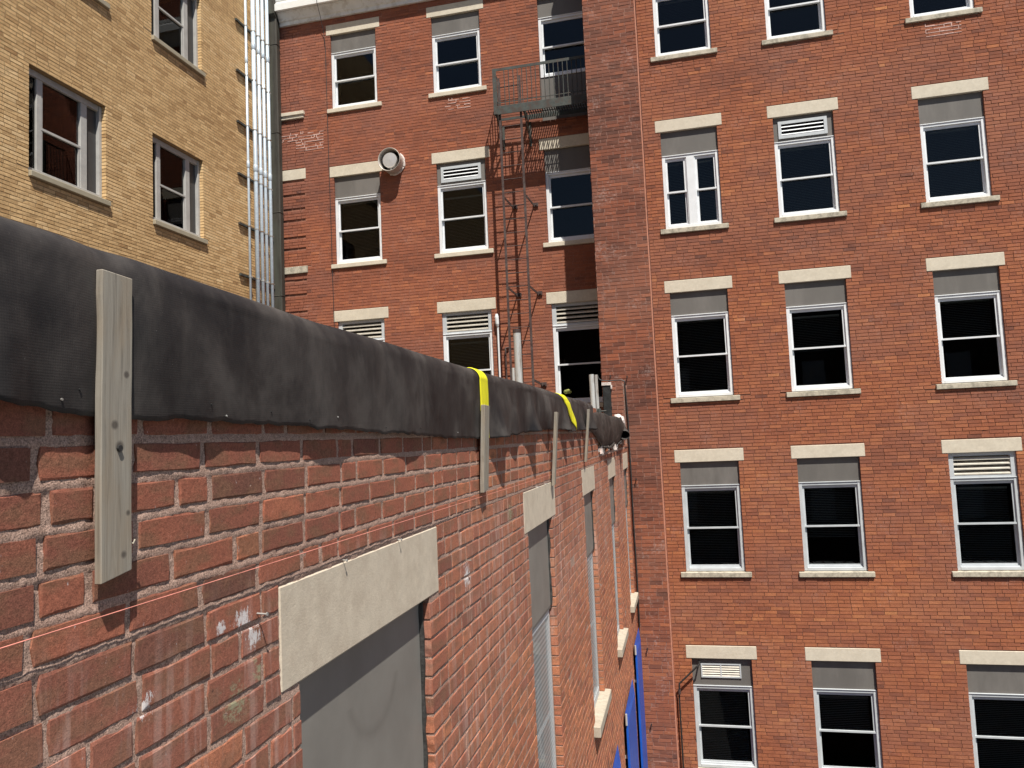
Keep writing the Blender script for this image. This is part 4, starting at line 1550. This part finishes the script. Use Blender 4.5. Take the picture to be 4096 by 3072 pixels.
tag(crumple('plastic_sheet', (-0.965, 11.95, 0.03), (0.045, 0.22, 0.19), M_PLASTIC, 3, 0.32), "crumpled shiny black plastic bunched beside the rubber roll near the pier", "plastic sheet")
tag(crumple('cloth', (-1.02, 12.3, 0.17), (0.085, 0.14, 0.15), M_CLOTH, 8, 0.18), "dirty white cloth tucked behind the rubber roll at the foot of the pier", "cloth")

M_OLIVE = simple("olive cloth", (0.22, 0.24, 0.07), 0.9, var=0.4, scale=30, bump=0.3)
tag(crumple('bundle', (-2.16, 14.385, 0.86), (0.075, 0.05, 0.05), M_OLIVE, 12, 0.2, 2), "small olive green bundle lying on the sill inside the open dark window", "bundle")

# ================================================================== battens, straps, string, nails


def along(y0, y1, z, x):
    return


def batten(yc, w, z0, z1, xb, th, label, lean=0.0, seed=0):
    R = random.Random(seed)
    b = MB()
    nz = 12
    ring = []
    for i in range(nz + 1):
        z = z0 + (z1 - z0) * i / nz
        k = lean * i / nz
        e0 = R.gauss(0, 0.0006)
        cut = 0.006 if i == 0 else 0
        st = len(b.v)
        for (dy, dx, dz) in ((-w / 2 + e0, 0, 0), (-w / 2 + e0, th, 0), (w / 2 + e0, th, 0), (w / 2 + e0, 0, 0)):
            b.v.append((xb + dx + k, yc + dy, z + (cut * (1 if dy > 0 else -1) if i in (0,) else 0) - (0.003 if (i == nz and dy > 0) else 0)))
        ring.append(st)
    for i in range(nz):
        for k_ in range(4):
            k2 = (k_ + 1) % 4
            b.f.append([ring[i] + k_, ring[i] + k2, ring[i + 1] + k2, ring[i + 1] + k_]); b.mi.append(0)
    b.f.append([ring[0] + k_ for k_ in range(4)][::-1]); b.f.append([ring[-1] + k_ for k_ in range(4)]); b.mi += [0, 0]
    o = b.build('wooden_batten', M_WOOD, fix=True, bevel=0.0015)
    tag(o, label, "batten", "wooden battens nailed over the membrane")
    return o


b1 = batten(1.094, 0.071, -0.205, 0.316, XF + 0.013, 0.014, "widest grey wooden batten at the left, nearest the viewer, with a black screw in it", 0.006, 1)
b = MB()
b.tube([(XF + .02, 1.097, 0.012), (XF + 0.034, 1.097, 0.012)], 0.0055, 8)
b.build('screw', M_BLACK, b1)
b = MB()
b.tube([(XF + .016, 1.134, -0.125), (XF + .018, 1.1345, -0.150), (XF + .024, 1.137, -0.155), (XF + .026, 1.139, -0.148)], 0.0016, 6)
b.build('wire_hook', M_LINTEL, b1)
batten(3.50, 0.088, -0.248, 0.166, XF + 0.010, 0.020, "grey wooden batten with its top pressed into the wide yellow strap", 0.022, 2)
batten(5.44, 0.062, -0.355, 0.178, XF + 0.010, 0.022, "thin grey wooden batten halfway between the two yellow straps and the far end", 0.045, 3)
batten(7.32, 0.066, -0.258, 0.250, XF + 0.010, 0.022, "farthest thin grey wooden batten, just beyond the narrow yellow strap", 0.055, 4)


def strap(y_of_s, w_of_s, label, s0=0.0, s1=0.95, lift=0.004):
    S = np.linspace(s0, s1, 60)
    Wk = np.linspace(-1, 1, 9)
    Sg, Wg = np.meshgrid(S, Wk, indexing='ij')
    Yg = y_of_s(Sg) + Wg * w_of_s(Sg) / 2
    X, Z = membrane_surface(Yg, Sg)
    n = lift + 0.003 * np.cos(Wg * 9) * 0.6
    th = np.clip((Sg - 0.6) / 0.4, 0, 1) * math.radians(100)
    X = X + n * np.cos(th)
    Z = Z + n * np.sin(th)
    o = grid_obj('yellow_strap', np.stack([X, Yg, Z], -1), M_YELLOW, thick=0.0015)
    tag(o, label, "strap", "yellow straps over the membrane")
    return o


strap(lambda s: 3.55 - 0.03 * s + 0.012 * np.sin(s * 5), lambda s: 0.160 - 0.04 * np.abs(s - 0.45), "wide bright yellow strap running over the black membrane behind the second batten")
strap(lambda s: 6.66 - 0.78 * np.clip(s, 0, 0.7), lambda s: 0.02 + 0.30 * np.sin(np.clip(s * 1.5, 0, 1) * math.pi / 2), "narrow slanting yellow strap between the two far thin battens", 0.02)

b = MB()
b.tube([(XF + .016, 0.2, -0.262), (XF + .016, 1.5, -0.267), (XF + .015, 3.6, -0.273), (XF + .014, 8.5, -0.285)], 0.0009, 5)
tag(b.build('string', M_PINK), "taut pink mason line stretched along the near brick wall above the lintels", "string")
for i, (y, z, L_, lab) in enumerate([(2.001, -0.327, .006, "rusty nail with white mortar on top edge of the nearest lintel, left of the other"),
                                     (2.425, -0.328, .006, "nail with white mortar on top edge of the nearest lintel, the right hand one"),
                                     (4.856, -0.328, .022, "nail stuck over the second stone lintel of the near wall"),
                                     (3.213, -0.53, .018, "nail above a white splash between first and second lintel"),
                                     (1.555, -0.373, .020, "nail above white paint splash left of the nearest lintel"),
                                     (5.18, -0.330, .014, "small nail at upper right of the second stone lintel")]):
    b = MB()
    b.tube([(XF - 0.01, y, z), (XF + L_ + .006, y, z - 0.002)], 0.0022, 6)
    b.tube([(XF + L_ + .006, y, z - 0.002), (XF + L_ + .008, y, z - 0.002)], 0.0045, 8)
    o = b.build('nail', M_STEELD)
    tag(o, lab, "nail", "nails in the near wall")

# ================================================================== fire escape
FE = thing('fire_escape', "rusty iron fire escape balcony with a long ladder hung on the rear brick wall", "fire escape")
yf = 13.69
X0, X1 = -3.222, -0.90
b = MB()
b.box(X0, X1, yf - 0.012, yf, 6.27, 6.44)
b.box(X0, X1, yf, yf + 0.05, 6.425, 6.437)
b.build('front_channel', M_IRON, FE, bevel=0.003)
b = MB()
b.box(X0, X1, yf - 0.006, yf + 0.006, 7.145, 7.20)
b.build('top_rail', M_IRON, FE)
b = MB()
b.box(X0 + .07, X1, yf - 0.004, yf + 0.004, 6.50, 6.515)
for (x) in (X0,):
    b.box(x, x + .065, yf - 0.018, yf - 0.010, 6.285, 7.20)
    b.box(x - .008, x, yf - 0.018, yf + 0.05, 6.285, 7.20)
b.build('corner_post', M_IRON, FE)
x = -3.00
i = 0
while x < X1:
    b = MB()
    w = rnd.gauss(0, 0.003)
    b.tube([(x, yf, 6.44), (x + w, yf, 6.8), (x, yf, 7.15)], 0.0085, 6)
    b.build('baluster', M_IRON, FE)
    x += 0.0885
# end railing
b = MB()
b.box(X0, X0 + .008, yf, 14.28, 7.15, 7.195)
b.box(X0, X0 + .008, yf, 14.28, 6.28, 6.43)
b.build('end_rail', M_IRON, FE)
for y in np.arange(yf + 0.09, 14.25, 0.09):
    b = MB()
    b.tube([(X0 + .004, y, 6.43), (X0 + .004, y, 7.15)], 0.0085, 6)
    b.build('baluster', M_IRON, FE)
# floor grating
b = MB()
b.box(-2.665, X1, yf + .051, yf + .062, 6.38, 6.43)
b.box(-2.665, X1, 14.22, 14.232, 6.33, 6.43)
b.box(-2.672, -2.660, yf + .05, 14.28, 6.30, 6.43)
b.box(X0 + .01, -2.673, 14.22, 14.232, 6.38, 6.43)
for y in (13.87, 14.05):
    b.box(-2.66, X1, y, y + 0.008, 6.385, 6.40)
b.build('floor_frame', M_IRON, FE)
x = -2.62
while x < X1:
    b = MB()
    b.box(x, x + 0.014, yf + .062, 14.22, 6.401, 6.428)
    b.build('grating_bar', M_IRON, FE)
    x += 0.047
for x in (-3.19, -2.64):
    b = MB()
    b.bar((x, yf + .03, 6.28), (x, 14.27, 5.86), 0.012, 0.06)
    b.bar((x, 14.275, 6.30), (x, 14.275, 5.80), 0.05, 0.012)
    b.build('bracket', M_IRON, FE)
# ladder
yl = 13.755
LZ0, LZ1 = 0.2, 7.02
b = MB()
for x in (-3.125, -2.705):
    b = MB()
    b.box(x - 0.005, x + 0.005, yl - 0.026, yl + 0.026, LZ0, LZ1)
    b.box(x - 0.023, x + 0.023, yl - 0.030, yl - 0.0262, LZ0, LZ1)
    b.build('ladder_rail', M_RUST, FE)
z = 0.78
while z < LZ1 - 0.05:
    b = MB()
    b.tube([(-3.119, yl, z), (-2.711, yl, z)], 0.0085, 6)
    b.build('rung', M_RUST, FE)
    z += 0.2635
for zz in (4.63, 2.85, 1.05):
    for x, s in ((-3.12, -1), (-2.70, 1)):
        b = MB()
        b.bar((x + .005, yl + .02, zz + 0.02), (x + 0.06, 14.27, zz - .03), 0.012, 0.045)
        b.box(min(x + .05, x + .15), max(x + .05, x + .15), 14.262, 14.285, zz - .065, zz + .01)
        b.tube([(x + .11, 14.27, zz - .03), (x + .11, 14.245, zz - .03)], 0.02, 6)
        b.build('wall_bracket', M_RUST, FE)

# ================================================================== round vent
V_ = thing('exhaust_vent', "short round metal exhaust pipe with a silver cap sticking out of the rear wall", "vent")
vx, vz = -5.57, 5.822


def ring_tube(b, cx, cz, prof, n=36):
    st = len(b.v)
    for (y, R) in prof:
        for k in range(n):
            t = 2 * math.pi * k / n
            b.v.append((cx + R * math.cos(t), y, cz + R * math.sin(t)))
    for i in range(len(prof) - 1):
        for k in range(n):
            k2 = (k + 1) % n
            b.f.append([st + i * n + k, st + i * n + k2, st + (i + 1) * n + k2, st + (i + 1) * n + k]); b.mi.append(0)


b = MB(); ring_tube(b, vx, vz, [(14.32, 0.226), (14.04, 0.236), (14.025, 0.245), (14.02, 0.238), (14.04, 0.225), (14.32, 0.218)])
b.build('sleeve', M_VENTW, V_, smooth=True)
b = MB(); ring_tube(b, vx, vz, [(14.25, 0.155), (14.075, 0.158), (14.06, 0.150), (14.055, 0.0005)])
b.build('cap', M_VENTS, V_)
b = MB(); b.tube([(vx, 14.045 + .1, vz - .15), (vx, 14.045 + .1, vz - 0.225)], 0.015, 8); b.tube([(vx, 14.052, vz), (vx, 14.058, vz)], 0.006, 8)
b.build('strut', M_VENTS, V_)
b = MB(); ring_tube(b, vx, vz, [(14.24, 0.218), (14.241, 0.0005)]); b.build('duct_back', M_DARK, V_)
b = MB()
pts = []
for k in range(22):
    t = math.radians(-110 + 160 * k / 21)
    R = 0.238 + rnd.gauss(0, 0.006)
    pts.append((vx + R * math.cos(t), 14.282 + rnd.gauss(0, .003), vz + R * math.sin(t)))
b.tube(pts, [0.017 + rnd.random() * 0.014 for _ in pts], 6)
b.build('mortar_collar', M_RESID, V_)

# ================================================================== conduits on the tan wall
CG = "galvanised conduits on the tan wall"
CD = [(13.19, 0.023, "thinnest conduit, leftmost of the galvanised bundle on the tan wall"),
      (13.43, 0.041, "fattest conduit, second from left in the galvanised bundle"),
      (13.63, 0.034, "middle conduit of the five galvanised pipes on the tan wall"),
      (13.805, 0.032, "fourth conduit from left of the galvanised bundle"),
      (13.985, 0.034, "rightmost galvanised conduit, next to the dark downspout")]
STZ = [10.75, 9.72, 8.68, 7.62, 6.56, 5.49, 4.475, 3.45, 2.4]
for i, (y, R, lab) in enumerate(CD):
    b = MB()
    R *= 1.1
    xx = XY + 0.055 + R
    b.tube([(xx, y, -0.5), (xx, y, 11.1)], R, 16)
    c = b.build('conduit', M_STEELG, smooth=False)
    c.data.polygons.foreach_set('use_smooth', [True] * len(c.data.polygons))
    tag(c, lab, "conduit", CG)
    for zc in ((5.75, 8.35) if i else (5.75, 7.95)):
        b = MB(); b.tube([(xx, y, zc - 0.07), (xx, y, zc - 0.062), (xx, y, zc + 0.062), (xx, y, zc + .07)], [R + .003, R + 0.007, R + 0.007, R + .003], 16)
        b.build('coupling', M_STEELG, c, smooth=True)
    for zc in STZ:
        b = MB(); b.tube([(xx, y, zc - 0.012), (xx, y, zc + 0.012)], R + 0.005, 12)
        b.box(xx - 0.01, xx + 0.03, y + R + .002, y + R + 0.022, zc - 0.012, zc + 0.014)
        b.build('clamp', M_STEELD, c)
STL = ["uppermost strut channel behind the conduits, above the frame", "second strut channel from the top behind the conduits, at the frame's edge", "strut channel behind the conduits level with the upper tan window sill",
       "strut channel behind the conduits just below the upper tan window", "strut channel behind the conduits level with the top of the vent wall window", "strut channel behind the conduits beside the head of the right tan window",
       "strut channel behind the conduits beside the lower half of the right tan window", "lowest visible strut channel behind the conduits, just above the membrane", "strut channel behind the conduits hidden below the membrane line"]
for i, zc in enumerate(STZ):
    b = MB()
    b.box(XY + 0.009, XY + 0.052, 12.915, 14.08, zc - 0.021, zc + 0.021)
    o = b.build('strut_channel', M_IRON)
    tag(o, STL[i], "bracket", "strut channels behind the conduits")

D_ = thing('downspout', "dark green brown copper downspout in the corner between the tan and red walls", "downspout")
b = MB(); b.box(-8.30, -8.10, 14.09, 14.25, -0.55, 9.35); b.build('pipe', M_COPPER, D_, bevel=0.02)
for z in (8.72, 6.75, 5.0, 3.2):
    b = MB(); b.box(-8.306, -8.094, 14.083, 14.256, z, z + 0.035); b.build('joint_band', M_COPPER, D_, bevel=0.015)
b = MB(); b.hexa([(x, y, z) for x in (-8.32, -8.10) for y, z in ((14.02, 9.40), (14.0, 10.0), (14.25, 9.2), (14.25, 10.0))]); b.build('hopper', M_COPPER, D_)

# ================================================================== cables and pipes
b = MB()
pts = [(-7.10, 14.03, 9.7), (-7.095, 14.035, 9.46), (-7.085, 14.17, 9.2), (-7.06, 14.25, 8.9), (-7.045, 14.28, 8.55), (-7.04, 14.28, 7), (-7.035, 14.28, 5.86), (-7.02, 14.275, 4.8), (-7.02, 14.28, 3.74), (-7.01, 14.28, 2.61), (-7.0, 14.28, 1.5)]
b.tube(pts, 0.006, 6)
tag(b.build('cable', M_BLACK), "thin black cable hanging down the rear wall beside the left column of windows", "cable")
b = MB()
pts = [(-1.42, 13.03, 1.04), (-1.395, 13.02, 0.965), (-1.34, 13.03, 0.935), (-1.2, 13.03, 0.925), (-1.0, 13.03, 0.925), (-0.955, 13.03, 0.90), (-0.94, 13.03, 0.6), (-0.925, 13.035, 0.2), (-0.93, 13.035, -0.1), (-0.925, 13.035, -0.6), (-0.93, 13.04, -1.5), (-0.92, 13.035, -2.4), (-0.925, 13.04, -3.3)]
b.tube(pts, 0.012, 6)
tag(b.build('cable', M_BLACK), "thick black cable running down the foot of the pier beside the near wing", "cable")
PA = thing('roof_pipe', "stout pale vent pipe with rusty cap rising in front of the ladder", "pipe")
b = MB(); b.tube([(-2.60, 12.05, -0.55), (-2.605, 12.0, 1.74)], 0.064, 16); b.build('pipe', M_PIPEW, PA, smooth=False)
b = MB(); b.tube([(-2.605, 12.0, 1.74), (-2.605, 12.0, 1.80)], 0.068, 14); b.build('cap', M_RUST, PA)
b = MB(); b.tube([(-2.695, 12.0, -0.55), (-2.695, 12.0, 1.16)], 0.024, 10)
tag(b.build('roof_pipe', M_PIPEW), "short slim pale pipe at the left foot of the stout vent pipe", "pipe")
PB_ = thing('roof_pipe', "left pale pipe of a twin before the dark window beyond the membrane", "pipe")
b = MB(); b.tube([(-1.27, 11.0, -0.55), (-1.285, 11.0, 0.89)], 0.037, 14); b.build('pipe', M_PIPEW, PB_)
b = MB(); b.tube([(-1.215, 11.05, -0.55), (-1.225, 11.05, 0.885)], 0.024, 12)
o = b.build('roof_pipe', M_PIPEW); tag(o, "slimmer pale pipe touching the right side of its twin before the dark window", "pipe")
b = MB(); b.tube([(-1.22, 11.06, 0.34), (-1.1, 11.08, 0.34)], 0.012, 6); b.tube([(-1.20, 11.03, 0.30), (-1.20, 11.03, 0.38)], 0.03, 8); b.build('valve', M_IRON, o)
WH = thing('service_conduit', "white painted conduit with long top fitting, on rear wall left of ladder", "conduit")
b = MB(); b.tube([(-3.470, 14.24, -0.5), (-3.470, 14.24, 2.22)], 0.021, 10); b.build('pipe', M_FRAME, WH)
b = MB(); b.tube([(-3.470, 14.23, 2.22), (-3.472, 14.225, 2.27), (-3.48, 14.22, 2.40), (-3.482, 14.22, 2.47)], [0.024, 0.038, 0.042, 0.024], 10); b.build('fitting', M_FRAME, WH)
b = MB(); b.tube([(-3.27, 14.26, 1.79), (-3.335, 14.25, 1.78), (-3.335, 14.24, 1.74), (-3.325, 14.24, -0.5)], 0.016, 8)
tag(b.build('hooked_pipe', M_RUST), "thin rusty hooked pipe on the rear wall behind the stout vent pipe", "pipe")
DR = thing('drain_pipe', "black bent pipe leaving the bottom left grille window and running down", "pipe")
b = MB(); b.tube([(0.03, 14.25, -4.19), (0.03, 14.10, -4.205), (-0.01, 14.09, -4.24), (-0.345, 14.09, -4.555), (-0.352, 14.09, -4.70), (-0.36, 14.12, -4.78), (-0.36, 14.12, -8.4)], 0.016, 8); b.build('pipe', M_BLACK, DR)
b = MB(); b.tube([(-0.352, 14.09, -4.66), (-0.354, 14.09, -4.74)], 0.026, 8); b.build('coupling', M_RUST, DR)
for i, (x, z, lab) in enumerate([(-1.193, 1.0, "left of two small black hooks above the cable at the pier foot"), (-0.903, 0.975, "right of two small black hooks above the cable at the pier foot"),
                                 (-0.846, -0.80, "small black iron hook on the pier with a dark stain around it"), (-0.815, -3.655, "small black iron hook on the pier beside the top of the far blue panel"), (-0.818, -4.90, "lowest small black iron hook on the pier")]):
    b = MB(); b.tube([(x, YP + .02, z), (x, YP - 0.06, z)], 0.010, 6); b.tube([(x, YP - 0.055, z - 0.022), (x, YP - 0.055, z + 0.022)], 0.010, 6)
    tag(b.build('iron_hook', M_BLACK), lab, "hook", "iron hooks on the pier")

# ================================================================== blue panels on the near wing
for i, (y0, y1, zt, lab) in enumerate([(11.95, 12.98, -3.28, "farther and taller looking narrow blue panel next to the pier"), (9.85, 11.2, -3.56, "middle blue panel standing off the near wing wall"),
                                       (8.0, 8.75, -3.52, "nearest blue panel, only its scratched top tip in view at the bottom edge")]):
    t_ = thing('blue_panel', lab, "panel", "blue panels on the near wing")
    b = MB()
    z1 = zt
    b.hexa([(XF + 0.035, y0, -8.4), (XF + 0.035, y0, z1 - 0.0), (XF + 0.035, y1, -8.4), (XF + 0.035, y1, z1), (XF + 0.075, y0, -8.4), (XF + 0.065, y0, z1 - 0.14), (XF + 0.075, y1, -8.4), (XF + 0.060, y1, z1 - 0.22)])
    b.build('board', M_BLUE, t_, bevel=0.004)
    b = MB()
    b.tube([(XF + 0.045, y0 - .012, zt - 0.16), (XF + 0.045, y0 - .012, zt - 0.02)], 0.014, 8)
    b.box(XF + 0.0, XF + 0.034, y0 + 0.05, y1 - .02, zt - 0.6, zt - 0.56)
    b.build('end_bracket', M_YFRAME, t_)

# ================================================================== across the yard, seen only in reflections
OB = thing('brick_building', "dark brown building across the yard, seen only reflected in window panes", "building")
b = MB()
b.box(-30, 26, -34, -22, -8.5, 9.6)
b.build('wall', M_FAR, OB)
for k in range(3):
    for j in range(12):
        b = MB()
        b.box(-26 + j * 4.2, -24.6 + j * 4.2, -21.99, -21.9, -6 + k * 4, -3.9 + k * 4)
        b.build('window', M_FRAMEG, OB)
S_ = thing('metal_roof_shed', "low shed with seamed metal roof, seen only reflected in bottom right window", "shed")
b = MB(); b.box(1.5, 12, -4, 7.5, -8.5, -6.6); b.build('wall', M_FAR, S_)
b = MB(); b.hexa([(1.3, -4.2, -6.6), (1.3, -4.2, -5.6), (1.3, 7.7, -6.6), (1.3, 7.7, -6.5), (12.2, -4.2, -6.6), (12.2, -4.2, -5.6), (12.2, 7.7, -6.6), (12.2, 7.7, -6.5)]); b.build('roof', M_SHED, S_)
for i in range(26):
    b = MB(); x = 1.4 + i * 0.42; b.hexa([(x, -4.2, -5.6), (x, -4.2, -5.55), (x, 7.7, -6.5), (x, 7.7, -6.45), (x + .03, -4.2, -5.6), (x + .03, -4.2, -5.55), (x + .03, 7.7, -6.5), (x + .03, 7.7, -6.45)])
    b.build('roof_seam', M_FAR, S_)
